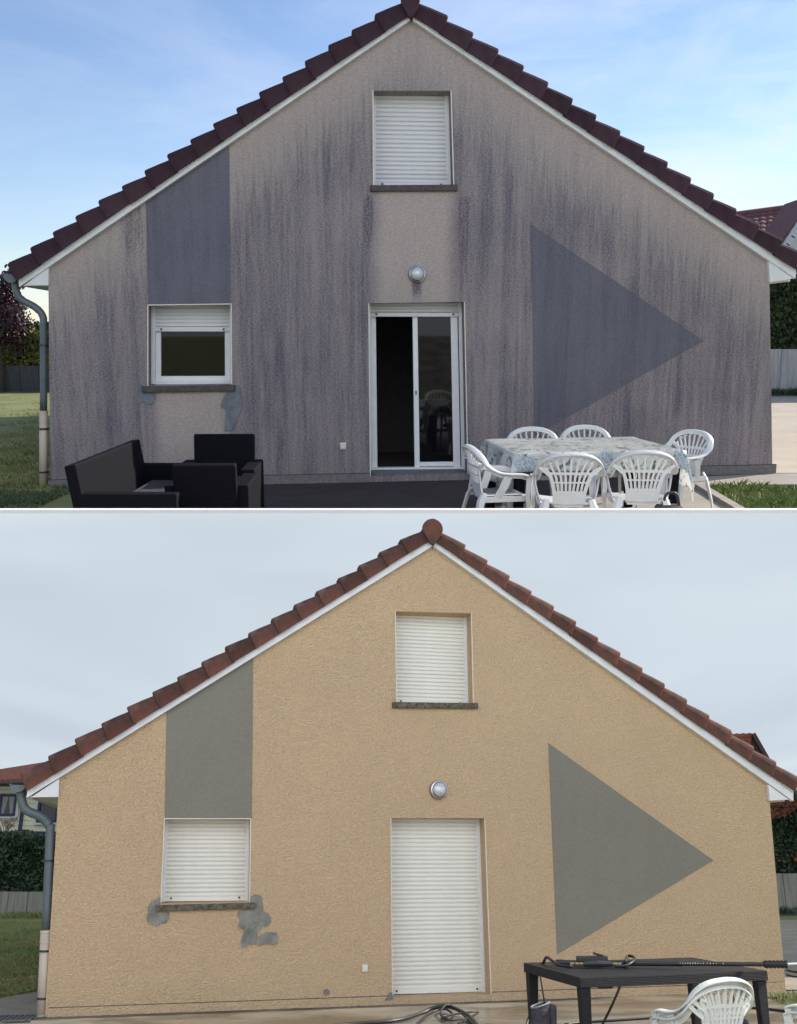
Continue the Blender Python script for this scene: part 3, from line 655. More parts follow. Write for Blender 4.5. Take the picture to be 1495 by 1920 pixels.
# ------------------------------------------------------------------ furniture builders
def resin_chair(name, loc, rz, label, m, group, stacked=0):
    root = empty(name, loc, rz, label, 'chair', group)
    # the chair faces +y; rim runs arm - arch - arm
    half = [(-.262, .235, .615), (-.278, .15, .640), (-.285, .03, .645), (-.285, -.08, .668), (-.275, -.165, .725), (-.245, -.215, .795), (-.185, -.250, .842), (-.10, -.270, .868), (0, -.276, .876)]
    path = spline([Vector(p) for p in half], 3); path = path + [Vector((-p.x, p.y, p.z)) for p in reversed(path[:-1])]
    ups = []
    for p in path:
        t = max(0, min(1, (.0-p.y)/.22)); outw = Vector((p.x*1.2, -.35, .9)).normalized()
        ups.append(Vector((0.0, 0, 1)).lerp(outw, t*.6))
    prof = [(-.030, -.002), (-.026, .006), (-.008, .012), (.014, .012), (.028, .006), (.032, -.006), (.030, -.040), (.025, -.040), (.024, -.006), (-.022, -.006)]
    # side vector = t x up ; starts on the left arm walking back, so +side points inwards or outwards
    bm = NB(); sweep(bm, path, [(-a, b) for a, b in prof][::-1], ups); bmesh.ops.recalc_face_normals(bm, faces=bm.faces)
    obj('rim', bm, m, root, smooth=False)
    # back: lower plate, cross bars, slats
    def backp(x, z):
        t = max(0, (z-.43)/.44); return Vector((x, -.175-.095*t**.9-.0+.35*x*x, z))
    def hw(z): return .125 + .05*max(0, (z-.50)/.2)**1.3 + (.06*max(0, (z-.68)/.15) if z > .68 else 0)
    bk = bpy.data.objects.new('backrest', None); COL.objects.link(bk); bk.parent = root
    def strip(z0, z1, nm):
        bm = NB(); cols = []
        for i in range(13):
            s = -1+2*i/12; col = []
            for z in (z0, z1):
                p = backp(s*hw(z), z); col += [p, p+Vector((0, .010, 0))]
            cols.append([bm.verts.new(v) for v in col])
        for i in range(12):
            a, b = cols[i], cols[i+1]
            bm.faces.new((a[0], b[0], b[2], a[2])); bm.faces.new((a[1], a[3], b[3], b[1])); bm.faces.new((a[2], b[2], b[3], a[3])); bm.faces.new((a[0], a[1], b[1], b[0]))
        bm.faces.new((cols[0][0], cols[0][2], cols[0][3], cols[0][1])); bm.faces.new((cols[-1][0], cols[-1][1], cols[-1][3], cols[-1][2]))
        bmesh.ops.recalc_face_normals(bm, faces=bm.faces)
        obj(nm, bm, m, bk)
    strip(.40, .545, 'lower_plate'); strip(.690, .712, 'crossbar')
    strip(.615, .628, 'crossbar')
    for i in range(9):
        s = -1+2*i/8
        zt = .862-.10*s*s
        pts = [backp(s*hw(z)*.97*(1 if z < .7 else 1.0), z)+Vector((0, .005, 0)) for z in (.54, .60, .66, .70, .74, .78, min(zt, .82))] + [Vector((s*.215, -.262+.30*(s*.21)**2, zt-.02))]
        pts = [p for k, p in enumerate(pts) if k < 6 or p.z > .78] if zt > .80 else pts[:5]+[pts[-1]]
        bm = NB(); sweep(bm, pts, rect(.0185, .008), (0, 1, 0)); obj('slat', bm, m, bk)
    for s in (-1, 1):   # side frames of the fan
        bm = NB(); pts = [backp(s*hw(z), z)+Vector((0, .004, 0)) for z in (.42, .5, .56, .62, .68)] + [Vector((s*.262, -.20, .755))]
        sweep(bm, pts, rect(.030, .014), (0, 1, 0)); obj('side_rail', bm, m, bk)
    # seat
    bm = NB(); nx, ny = 8, 8; g = []
    for j in range(ny+1):
        y = -.19+.43*j/ny; row = []
        for i in range(nx+1):
            s = -1+2*i/nx; w = .205+.03*j/ny
            z = .425+.02*(s*s)+.012*(j/ny)**2-.03*max(0, (j/ny-.9)*10)
            row.append(bm.verts.new((s*w, y, z)))
        g.append(row)
    for j in range(ny):
        for i in range(nx): bm.faces.new((g[j][i], g[j][i+1], g[j+1][i+1], g[j+1][i]))
    bmesh.ops.solidify(bm, geom=bm.faces[:], thickness=.012)
    for s in (-1, 1): box(bm, (s*.232, .02, .415), (.016, .40, .05))
    box(bm, (0, .235, .405), (.46, .014, .05))
    bmesh.ops.recalc_face_normals(bm, faces=bm.faces); obj('seat', bm, m, root, smooth=False)
    # legs: broad V sections
    lp = [(-.040, 0), (0, .018), (.040, 0), (.036, -.008), (0, .009), (-.036, -.008)]
    for s in (-1, 1):
        bm = NB(); sweep(bm, [(s*.264, .232, .612), (s*.268, .215, .44), (s*.272, .245, .2), (s*.276, .262, 0)], lp, (s*1., .7, 0), scales=[1.15, 1.0, .85, .62]); bmesh.ops.recalc_face_normals(bm, faces=bm.faces); obj('leg', bm, m, root)
        bm = NB(); sweep(bm, [(s*.195, -.175, .47), (s*.215, -.21, .40), (s*.245, -.262, .2), (s*.265, -.300, 0)], lp, (s*.7, -1., 0), scales=[.8, 1.15, .9, .62]); bmesh.ops.recalc_face_normals(bm, faces=bm.faces); obj('leg', bm, m, root)
        bm = NB(); sweep(bm, [(s*.283, .02, .63), (s*.262, -.02, .52), (s*.235, -.06, .43)], rect(.07, .010), (s*1., 0, 0)); obj('arm_support', bm, m, root)
    return root
def copy_tree(o, parent=None):
    c = o.copy(); COL.objects.link(c); c.parent = parent
    for ch in list(o.children): copy_tree(ch, c)
    return c
def dup(o, loc, rz, label=None, group=None):
    c = copy_tree(o); c.location = loc; c.rotation_euler = (0, 0, rz)
    if label: c['label'] = label
    if group: c['group'] = group
    return reg(c)
def dining_table(center, rz, Lx, Ly, h, m, label, leg=.085, tt=.055):
    root = empty('garden_table', center, rz, label, 'table')
    bm = NB(); box(bm, (0, 0, h-tt/2), (Lx, Ly, tt)); bevel(bm, .006, 2); obj('tabletop', bm, m, root)
    for sx in (-1, 1):
        for sy in (-1, 1):
            bm = NB(); box(bm, (sx*(Lx/2-leg*.75), sy*(Ly/2-leg*.75), (h-tt)/2), (leg*1.25, leg*1.1, h-tt), taper=.72); bevel(bm, .006, 1); obj('leg', bm, m, root)
    for sx in (-1, 1):
        bm = NB(); box(bm, (sx*(Lx/2-.27), -Ly/2+.06, h-tt-.01), (.13, .06, .016)); bevel(bm, .005, 1); obj('bracket', bm, M['black_plastic'], root)
    return root
def rattan_seat(name, loc, rz, W, D, H, label, cat):
    root = empty(name, loc, rz, label, cat)
    m = M['rattan']; ah = .62
    bm = NB(); box(bm, (0, 0, .20), (W-.26, D-.02, .34)); bevel(bm, .012, 2); obj('seat_base', bm, m, root)
    n = 1 if W < 1.2 else 2
    for i in range(n):
        w = (W-.28)/n; bm = NB(); box(bm, (-(W-.28)/2+w*(i+.5), .03, .425), (w-.01, D-.16, .11)); bevel(bm, .03, 3); obj('seat_cushion', bm, M['bag'], root)
    for s in (-1, 1):
        bm = NB(); box(bm, (s*(W/2-.065), .0, ah/2), (.13, D, ah)); bevel(bm, .014, 2); obj('armrest', bm, m, root)
    rot = Matrix.Rotation(R(9), 3, 'X')
    bm = NB(); box(bm, (0, -D/2+.0, H/2+.09), (W-(.02 if W > 1.2 else .17), .09, H-.18), rot=rot); bevel(bm, .014, 2); obj('backrest', bm, m, root)
    return root

# ------------------------------------------------------------------ vegetation
def leaf_mesh(name, m, pts, size, parent, label=None, flat=.5):
    bm = NB()
    for p in pts:
        a = Vector((random.gauss(0, 1), random.gauss(0, 1), random.gauss(0, 1))).normalized()
        b = a.cross(Vector((random.gauss(0, 1), random.gauss(0, 1), random.gauss(0, 1)))).normalized()
        s = size*random.uniform(.6, 1.4); p = Vector(p)
        v = [bm.verts.new(p+a*s), bm.verts.new(p+b*s*flat), bm.verts.new(p-a*s), bm.verts.new(p-b*s*flat)]
        bm.faces.new(v)
    o = obj(name, bm, m, parent)
    return o
def clump_pts(n, c, r, lumps=14, seed=1):
    rd = random.Random(seed); cs = []
    for _ in range(lumps):
        d = Vector((rd.gauss(0, 1), rd.gauss(0, 1), rd.gauss(0, 1))).normalized()*rd.uniform(.35, .9)
        cs.append((Vector((c[0]+d.x*r[0], c[1]+d.y*r[1], c[2]+d.z*r[2])), rd.uniform(.22, .42)))
    out = []
    for i in range(n):
        q, s = cs[i % lumps]
        d = Vector((rd.gauss(0, 1), rd.gauss(0, 1), rd.gauss(0, 1))).normalized()*(rd.random()**.4)
        out.append((q.x+d.x*r[0]*s, q.y+d.y*r[1]*s, q.z+d.z*r[2]*s))
    return out
def hedge_pts(n, p0, p1, depth, z0, z1, seed=2, rough=.25):
    rd = random.Random(seed); out = []
    p0, p1 = Vector(p0), Vector(p1); dr = p1-p0
    while len(out) < n:
        t = rd.random(); y = rd.uniform(-.5, .5); x = p0+dr*t
        top = z1 + rough*noise.noise(Vector((x.x*1.3, y*2, seed)))*1.6 + rough*.5*noise.noise(Vector((x.x*4, y*3, seed)))
        z = z0+(top-z0)*(rd.random()**.8)
        face = rd.random()
        if face < .6: y = -.5+abs(rd.gauss(0, .12))+.12*noise.noise(Vector((x.x*2, z*2, seed)))
        elif face < .85: z = top-abs(rd.gauss(0, .08))
        out.append((x.x, x.y+y*depth, z))
    return out
def hedge(name, m, p0, p1, depth, z0, z1, n, size, label, seed=2, rough=.25, cat='hedge'):
    root = empty(name, ((p0[0]+p1[0])/2, (p0[1]+p1[1])/2, 0), 0, label, cat)
    off = Vector(root.location)
    pts = [Vector(p)-off for p in hedge_pts(n, p0, p1, depth, z0, z1, seed, rough)]
    leaf_mesh('foliage', m, pts, size, root)
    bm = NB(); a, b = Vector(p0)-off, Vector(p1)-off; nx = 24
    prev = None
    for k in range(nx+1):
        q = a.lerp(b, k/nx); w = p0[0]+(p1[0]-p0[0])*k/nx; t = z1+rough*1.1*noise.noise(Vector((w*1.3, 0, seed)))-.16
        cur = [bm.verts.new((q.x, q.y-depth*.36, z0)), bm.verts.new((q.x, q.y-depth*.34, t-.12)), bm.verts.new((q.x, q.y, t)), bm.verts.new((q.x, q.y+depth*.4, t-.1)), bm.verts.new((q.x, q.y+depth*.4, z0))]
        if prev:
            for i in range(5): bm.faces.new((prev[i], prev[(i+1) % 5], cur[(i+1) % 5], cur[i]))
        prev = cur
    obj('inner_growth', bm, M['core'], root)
    bm = NB()
    for k in range(6):
        q = a.lerp(b, (k+.5)/6); sweep(bm, [(q.x, q.y, z0), (q.x+.05, q.y, z0+(z1-z0)*.8)], circ(.03, 6), (0, 1, 0))
    obj('stem', bm, M['wood'], root)
    return root
def tree(name, m, loc, h, r, label, n=5000, size=.06, seed=3, lumps=18):
    root = empty(name, loc, 0, label, 'tree'); rd = random.Random(seed)
    th = h-r[2]
    bm = NB(); sweep(bm, spline([(0, 0, -.2), (.05, 0, th*.4), (-.04, .03, th*.8), (0, 0, h*.9)], 4), circ(.11, 8), (0, 1, 0), scales=None)
    obj('trunk', bm, M['wood'], root)
    for k in range(5):
        a = rd.uniform(0, 2*pi); z = th*rd.uniform(.5, .9)
        bm = NB(); sweep(bm, spline([(0, 0, z), (cos(a)*r[0]*.35, sin(a)*r[1]*.35, z+r[2]*.4), (cos(a)*r[0]*.7, sin(a)*r[1]*.7, z+r[2]*.8)], 3), circ(.04, 6), (0, 1, 0.01)); obj('branch', bm, M['wood'], root)
    leaf_mesh('crown', m, clump_pts(n, (0, 0, th+r[2]*.15), r, lumps, seed), size, root)
    return root
def blades(name, m, region, n, h, label=None, seed=5, gz=None, lean=.5, kindname='grass', w=.006):
    """region: function(rnd)->(x,y) ; grass blades as one countless stuff object"""
    rd = random.Random(seed); vs = []; fs = []
    for i in range(n):
        x, y = region(rd); z = gz(x); hh = h*rd.uniform(.4, 1.25)*(.7+.9*max(0, noise.noise(Vector((x*1.5, y*1.5, seed)))+.3)); a = rd.uniform(0, pi)
        dx, dy = cos(a)*w, sin(a)*w; lx, ly = rd.gauss(0, lean)*hh, rd.gauss(0, lean)*hh
        k = len(vs); vs += [(x-dx, y-dy, z), (x+dx, y+dy, z), (x+lx*.4+dx*.6, y+ly*.4+dy*.6, z+hh*.6), (x+lx, y+ly, z+hh)]
        fs += [(k, k+1, k+2), (k, k+2, k+3)]
    me = bpy.data.meshes.new(name); me.from_pydata(vs, [], fs); me.materials.append(m)
    o = bpy.data.objects.new(name, me); COL.objects.link(o); reg(o); tag(o, label, None, None, 'stuff'); return o
def sheet(name, m, pl, poly, lift=0.0, sub=None):
    """flat ground polygon (x,y list) laid on the place's slightly sloping ground"""
    bm = NB(); vs = [Vector((p[0], p[1], 0)) for p in poly]
    f = [bm.verts.new((v.x, v.y, pl.gz(v.x)+lift)) for v in vs]
    tr = tessellate_polygon([vs])
    for t in tr: bm.faces.new([f[i] for i in t])
    bmesh.ops.recalc_face_normals(bm, faces=bm.faces)
    for fc_ in bm.faces:
        if fc_.normal.z < 0: fc_.normal_flip()
    return struct(name, bm, m)
def tube(name, m, pts, r, label=None, cat=None, parent=None, n=8, sub=6, group=None):
    bm = NB(); sweep(bm, spline(pts, sub), circ(r, n), (0.01, .02, 1))
    o = obj(name, bm, m, parent, smooth=True)
    if label: tag(o, label, cat, group)
    return o

# =================================================================== UPPER GARDEN (sunny day, dirty gable)
CUR[0] = UP
FU = Facade(UP, 11.71, 4.5)
GU = dict(up=True, label='large gabled house with a grimy streaked facade, open sliding door and half lowered window shutter',
    base=((91, 916), (1455, 888)), wall_l=(91, 505), wall_r=(1442, 490), apex=(771, 34), mid_r=[(1120, 268)], mid_l=[(620, 133)],
    open=dict(gable=[(699.5, 170), (846, 170), (851, 346), (700.5, 347)], side=[(277.6, 572), (434, 570), (434.8, 721), (277.6, 723)],
              door=[(691.7, 568.7), (871, 566), (877.5, 888), (694.6, 893)]),
    plinth=[(91, 900), (1455, 871)], soffit_l=(91, 536), soffit_r=(1444, 529),
    band=[(278.6, 571), (433, 569), (430, 271), (274, 379)], tri=[(995, 420), (1320, 639), (1003, 817)],
    tile_l=[(34, 524), (766, 29)], tile_r=[(1492, 505), (777, 29)], n_l=17, n_r=16, tile_h=.178,
    barge_t_l=[(35, 524), (766, 28)], barge_b_l=[(36, 538), (769, 38)], barge_t_r=[(1493, 504), (777, 28)], barge_b_r=[(1492, 522), (774, 38)],
    box_l=[(91, 499), (91, 535), (45, 535.5)], box_r=[(1442, 489), (1444, 528), (1488, 522)],
    cap=[(770, -1), (788, -1), (771, 34)], length=12.5, reveal=.26,
    sill_g=[(694.5, 347), (858.5, 346), (858.5, 357.5), (694.5, 358.5)], sill_s=[(267, 724.5), (440.6, 722), (440.6, 733), (267, 736)],
    win_rail=(350, 617), door_rail=(780, 589), thresh=(780, 879), leaf=[(778, 700), (787.7, 700), (852.5, 700), (866, 700)], leaf_b=(820, 866), open_l=(706.5, 700),
    lamp=((782, 514), .098), sock=(643.5, 836),
    gutter=[(8.5, 514.5), (37, 514.5), (27, 531)], pipe=[(30, 522), (30, 542), (38, 560), (66, 576), (80, 592), (82, 620), (82, 772)], pipe_r=.042,
    pipe_joint=[((33, 551), (37, 558)), ((72, 581), (78, 588))], pipe_b=[(82, 770), (81.5, 915)], clips=[(82, 647), (82, 804), (81.5, 885)],
    patches=[[(250+x/5.98, 540+y/5.98) for x, y in [(40, 1100), (100, 1085), (100, 1170), (250, 1175), (245, 1240), (215, 1300), (160, 1310), (130, 1270), (40, 1300)]],
             [(250+x/5.98, 540+y/5.98) for x, y in [(1060, 1165), (1140, 1155), (1145, 1090), (1190, 1100), (1215, 1200), (1225, 1340), (1180, 1440), (1130, 1600), (1030, 1600), (1050, 1370), (990, 1330), (1000, 1260)]]])
b0, b1 = FU.world(FU.pt(91, 916)), FU.world(FU.pt(1455, 888))
UP.a = (b1.z-b0.z)/(b1.x-b0.x); UP.b = b0.z-UP.a*b0.x
YF = 6.46                                   # front edge of the upper terrace
def gx(px, py, h=0): return UP.ground(px, py, h)
sheet('ground', M['soil_grass'], UP, [(-90, YF), (-14, YF), (12, YF), (90, YF), (90, 300), (12, 300), (-14, 300), (-90, 300)], -.012)
fl, fr = b0, b1
pc = [gx(1311, 916), gx(1384, 958), gx(1495, 919)]
sheet('patio', M['patio_up'], UP, [(fl.x+.35, YF), (1.0, YF), (1.0, 9.0), (pc[1].x-.12, 9.0), (pc[0].x-.12, pc[0].y+.03), (fr.x, pc[0].y+.03), (fr.x, fr.y+.3), (fl.x, fl.y+.3)], 0)
k0, k1, k2 = gx(1311, 915), gx(1380, 957), gx(1500, 918)
d1 = (k1-k0).normalized(); kend = k0+d1*(k0.y-YF)/abs(d1.y)
sheet('concrete_slab', M['slab_up'], UP, [(1.0, YF+.01), (kend.x-.03, YF+.01), (k0.x-.03, k0.y+.02), (k2.x+9, k2.y+.02), (k2.x+9, fr.y-.02), (fr.x+.02, fr.y-.02), (fr.x-.02, fr.y-.02), (3.4, fr.y-.30), (1.0, 9.0)], .004)
sheet('driveway', M['drive_up'], UP, [(fr.x-.1, fr.y+.0), (30, fr.y+.0), (30, 28.8), (fr.x-1, 28.8)], .008)
bm = NB()
sweep(bm, [k0+Vector((0, 0, .0)), kend], rect(.10, .10)); struct('kerb', bm, M['kerb'])
bm = NB(); sweep(bm, [k0+Vector((-.05, -.03, 0)), Vector((k2.x+6, k2.y-.03, UP.gz(8)))], rect(.06, .10)); struct('kerb', bm, M['kerb'])
def reg_tri(rd):
    while True:
        x = rd.uniform(k0.x, 6.2); y = rd.uniform(8.3, k0.y-.09)
        tx = k0.x+(k0.y-y)/abs(d1.y)*d1.x
        if x > tx+.08: return x, y
blades('grass_patch', M['grass_up'], reg_tri, 16000, .085, 'bright green tufts in the kerbed corner bed', gz=UP.gz)
def reg_lawn(rd):
    D = 11+18*rd.random()**1.2; px = rd.uniform(-10, 80); p = UP.at(px, 700, D); return p.x, D
blades('lawn_grass', M['grass_dry'], reg_lawn, 30000, .06, 'long dry lawn grass left of the grimy house', gz=UP.gz, w=.009)
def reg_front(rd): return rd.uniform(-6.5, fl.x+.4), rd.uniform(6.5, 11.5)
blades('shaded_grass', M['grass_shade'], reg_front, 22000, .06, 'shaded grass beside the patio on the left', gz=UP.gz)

house(UP, FU, GU)

# added white divider between the two views, built like a low wall
ytw = 6.37
zt = UP.at(747, 956, ytw).z; zb_ = UP.at(747, 964, ytw).z
w = empty('divider_wall', (0, ytw, 0), 0, 'long white coping strip running right across between the two gardens', 'wall')
bm = NB(); box(bm, (0, .03, (zt+zb_)/2), (13, .06, zt-zb_)); obj('divider', bm, M['wall_white'], w)
bm = NB(); box(bm, (0, .035, (zb_-.14)/2-.0), (13, .04, zb_+.14-.002)); obj('wall_body', bm, M['wall_white'], w)

# table, cloth and six chairs
tq = [gx(945, 852, .73), gx(1276, 842, .73), gx(1206, 817, .73), gx(914, 823, .73)]
tc_ = sum(tq, Vector())/4; trz = math.atan2((tq[1]-tq[0]).y, (tq[1]-tq[0]).x)*.5+math.atan2((tq[2]-tq[3]).y, (tq[2]-tq[3]).x)*.5
Lx = ((tq[1]-tq[0]).length+(tq[2]-tq[3]).length)/2; Ly = ((tq[3]-tq[0]).length+(tq[2]-tq[1]).length)/2
tloc = Vector((tc_.x, tc_.y, UP.gz(tc_.x)))
dining_table(tloc, trz, Lx-.06, Ly-.06, .72, M['rattan'], 'dark garden table under the flowered oilcloth')
def cloth():
    nx, ny = 60, 44; ox, oy = .34, .15; bm = NB(); g = []
    for j in range(ny+1):
        row = []
        for i in range(nx+1):
            s = -(Lx/2+ox)+(Lx+2*ox)*i/nx; t = -(Ly/2+oy)+(Ly+2*oy)*j/ny
            ax = max(0, abs(s)-Lx/2+.02); ay = max(0, abs(t)-Ly/2+.02)
            e = math.hypot(ax, ay); drop = e; sg = 1 if s > 0 else -1; tg = 1 if t > 0 else -1
            wav = .028*sin(s*11+1)*min(1, ay*6) ; wav2 = .028*sin(t*12+2)*min(1, ax*6)
            cornr = min(1, min(ax, ay)*7); drop += cornr*.20
            x = s if ax == 0 else sg*(Lx/2-.015+.10*ax+.06*cornr)+wav2*(1 if ax > 0 else 0)
            y = t if ay == 0 else tg*(Ly/2-.015+.10*ay+.06*cornr)+wav*(1 if ay > 0 else 0)
            if ay and not ax: x = s
            z = .728-(drop*.97 if e > 0 else 0)+(.004*noise.noise(Vector((s*4, t*4, 2))) if e == 0 else 0)
            row.append(bm.verts.new((x, y, z)))
        g.append(row)
    for j in range(ny):
        for i in range(nx): bm.faces.new((g[j][i], g[j][i+1], g[j+1][i+1], g[j+1][i]))
    bmesh.ops.solidify(bm, geom=bm.faces[:], thickness=.002)
    o = obj('tablecloth', bm, M['cloth'], None, smooth=True); o.location = tloc; o.rotation_euler = (0, 0, trz)
    tag(o, 'white oilcloth printed with blue netting and green leaves draped over the garden table', 'tablecloth')
cloth()
def on(px, D, z=0):
    p = UP.at(px, 800, D); return Vector((p.x, D, UP.gz(p.x)+z))
gch = 'white resin chairs around the cloth covered table'
c0 = resin_chair('garden_chair', on(1066, 7.85), R(-2), 'white resin chair at the near side of the table, left of the front pair', M['plastic'], gch)
dup(c0, on(1203, 7.95), R(-4), 'white resin chair at the near side of the table, right of the front pair')
dup(c0, on(933, 8.25), R(-78), 'white resin chair seen side on at the left end of the table, beside the door')
dup(c0, on(1003, 9.55), R(178), 'white resin chair behind the table, left of the back pair')
dup(c0, on(1108, 9.70), R(184), 'white resin chair behind the table, right of the back pair')
dup(c0, on(1272, 9.25), R(122), 'white resin chair at the right end of the table, turned towards it')
for o in UP.roots:
    if o.name.startswith('garden_chair'): o.scale = (.945,)*3
# dark bag under the table
bag = empty('bag', on(1266, 7.75), 0, 'black fabric bag under the right end of the flowered table', 'bag')
bm = NB(); box(bm, (0, 0, .19), (.24, .2, .38)); bevel(bm, .05, 3)
for v in bm.verts: v.co += Vector((noise.noise(v.co*9), noise.noise(v.co*9+Vector((3, 0, 0))), noise.noise(v.co*9+Vector((0, 4, 0)))))*.025
obj('body', bm, M['bag'], bag, smooth=True)
bm = NB(); sweep(bm, spline([(-.07, 0, .36), (-.04, 0, .47), (.04, 0, .47), (.07, 0, .36)], 5), circ(.012, 8), (0, 1, 0)); obj('handle', bm, M['rubber'], bag)

# dark rattan lounge set
def on2(px, py, h):
    return UP.ground(px, py, h)
s0, s1 = on2(122, 876, .82), on2(229, 828, .82)
sx_, sy0, sy1 = (s0.x+s1.x)/2, s0.y, s1.y
rattan_seat('rattan_sofa', (sx_+.50, (sy0+sy1)/2, UP.gz(sx_)), R(-90), sy1-sy0+.06, .74, .84, 'black rattan two seat sofa standing end on at the left edge of the patio', 'sofa')
p = on2(382, 868, .80); rattan_seat('rattan_armchair', (p.x, p.y+.36, UP.gz(p.x)), R(2), .66, .70, .80, 'black rattan armchair nearest the camera, seen from behind', 'armchair')
p = on2(424, 813, .86); rattan_seat('rattan_armchair', (p.x, p.y-.42, UP.gz(p.x)), R(182), .74, .74, .86, 'black rattan armchair with its back to the house wall', 'armchair')

# left background: purple plum, hedges, concrete wall
def wall_of_panels(name, p0, p1, h, m, label, npan, cat='wall', thick=.2):
    root = empty(name, ((p0.x+p1.x)/2, (p0.y+p1.y)/2, (p0.z+p1.z)/2), math.atan2(p1.y-p0.y, p1.x-p0.x), label, cat)
    ln = (p1-p0).length; w = ln/npan
    for i in range(npan):
        bm = NB(); box(bm, (-ln/2+w*(i+.5), random.uniform(-.01, .01), h/2-.1), (w-.012, thick, h+.2)); bevel(bm, .008, 1); obj('panel', bm, m, root)
    return root
a, b = UP.ground(-420, 738), UP.ground(150, 738)
h_ = UP.at(40, 686, a.y).z-a.z
wall_of_panels('concrete_wall', a, b, h_, M['conc_shade'], 'low shade-darkened concrete wall behind the sunny lawn, left of the grimy house', 16)
hz = UP.at(40, 625, a.y+.8).z
hedge('hedge', M['hedge_sunlit'], (a.x, a.y+.9, a.z), (b.x, b.y+.9, a.z), 1.2, a.z+.6, hz, 19000, .075, 'sunlit yellow-green leafy hedge growing above the shade-darkened concrete wall', seed=4)
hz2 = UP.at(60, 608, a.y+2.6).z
hedge('hedge', M['hedge'], (a.x+1, a.y+2.6, a.z), (b.x, b.y+2.6, a.z), 1.0, a.z+1, hz2, 11000, .08, 'dark green hedge rising behind the yellow-green one', seed=9)
pt = UP.at(-12, 560, 31.5)
tree('plum_tree', M['purple'], (pt.x, 31.5, UP.gz(pt.x)), UP.at(0, 508, 31.5).z-UP.gz(pt.x), (1.4, 1.2, 1.5), 'purple leaved plum tree at the left edge of the picture', n=7000, size=.065, seed=11)

# right background: hedge, pale wall, neighbour house
a, b = UP.ground(1425, 739), UP.ground(1960, 739)
h_ = UP.at(1470, 655, a.y).z-a.z
wall_of_panels('garden_wall', a, b, h_, M['white_wall'], 'pale concrete garden wall at the end of the sunny driveway', 16)
hz = UP.at(1470, 522, a.y+.9).z
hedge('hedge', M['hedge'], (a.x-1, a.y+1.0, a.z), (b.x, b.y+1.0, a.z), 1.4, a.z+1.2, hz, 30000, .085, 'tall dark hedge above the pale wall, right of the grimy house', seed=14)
def reg_w(rd): 
    p = UP.ground(rd.uniform(1440, 1510), 740); return p.x, a.y-.2-abs(rd.gauss(0, .15))
blades('weeds', M['hedge'], reg_w, 900, .16, 'weeds along the foot of the pale wall', gz=UP.gz)

def tiled_roof(root, p00, p10, p11, p01, rows, cols, m, name='roof'):
    """p00-p10 eave, p01-p11 ridge; pantile relief with stepped rows, one mesh"""
    bm = NB(); p00, p10, p11, p01 = map(Vector, (p00, p10, p11, p01)); nrm = (p10-p00).cross(p01-p00).normalized()
    if nrm.z < 0: nrm = -nrm
    seg = 4
    for r in range(rows):
        line0, line1 = [], []
        for c in range(cols*seg+1):
            s = c/(cols*seg); w = .03*abs(sin(pi*c/seg))
            q0 = p00.lerp(p10, s).lerp(p01.lerp(p11, s), r/rows); q1 = p00.lerp(p10, s).lerp(p01.lerp(p11, s), (r+1)/rows)
            line0.append(bm.verts.new(q0+nrm*(w+.05))); line1.append(bm.verts.new(q1+nrm*(w+.01)))
        for c in range(cols*seg): bm.faces.new((line0[c], line0[c+1], line1[c+1], line1[c]))
        base = [bm.verts.new(v.co-nrm*.05) for v in line0]
        for c in range(cols*seg): bm.faces.new((base[c], base[c+1], line0[c+1], line0[c]))
    v = [bm.verts.new(q-nrm*.06) for q in (p00, p10, p11, p01)]; bm.faces.new(v)
    return obj(name, bm, m, root)
nb = empty('neighbour_house', (0, 0, 0), 0, 'neighbouring house with weathered tiled roof and white scalloped gable, behind the right eave', 'house')
D = 36.0
rp = lambda px, py, D_: UP.at(px, py, D_)
r0, r1 = rp(1340, 410, D+3), rp(1560, 381, D+3); e0, e1 = rp(1340, 530, D-2.0), rp(1560, 530, D-2.0)
tiled_roof(nb, e0, e1, r1, r0, 16, 16, M['purple_tile'])
bm = NB(); sweep(bm, [r0+Vector((0, 0, .06)), r1+Vector((0, 0, .06))], circ(.11, 8)); obj('ridge', bm, M['purple_tile'], nb)
bm = NB(); x0, x1 = e0.x+.5, e1.x-.3; box(bm, ((x0+x1)/2, D+1.5, e0.z/2), (x1-x0, 6.0, e0.z-.02)); obj('wall', bm, M['render_white'], nb)
# white gabled dormer with scalloped verge
gA, gB, gC = rp(1468, 468, D-2.3), rp(1530, 375, D-2.3), rp(1592, 468, D-2.3)
bm = NB(); prism(bm, [(gA.x, gA.z-1.6), (gC.x, gA.z-1.6), (gC.x, gC.z), (gB.x, gB.z), (gA.x, gA.z)], D-2.3, D+.2); obj('dormer_wall', bm, M['render_white'], nb)
dv = (gB-gA).normalized()
for i in range(14):
    q = gA+(gB-gA)*((i-1)/13); bm = NB(); box(bm, (0, 0, 0), (.17, .5, .15), rot=Matrix.Rotation(-math.atan2(dv.z, dv.x), 3, 'Y')); ov = obj('verge_tile', bm, M['render_white'], nb); ov.location = (q.x-.03, D-2.45, q.z+.06+.02*(i % 2))
bm = NB(); q0, q1 = gA+Vector((-.15, 0, .12)), gB+Vector((0, 0, .12)); prism(bm, [(q0.x, q0.z), (q1.x, q1.z), (q1.x, q1.z+.1), (q0.x, q0.z+.1)], D-2.35, D+.4); obj('dormer_roof', bm, M['purple_tile'], nb)

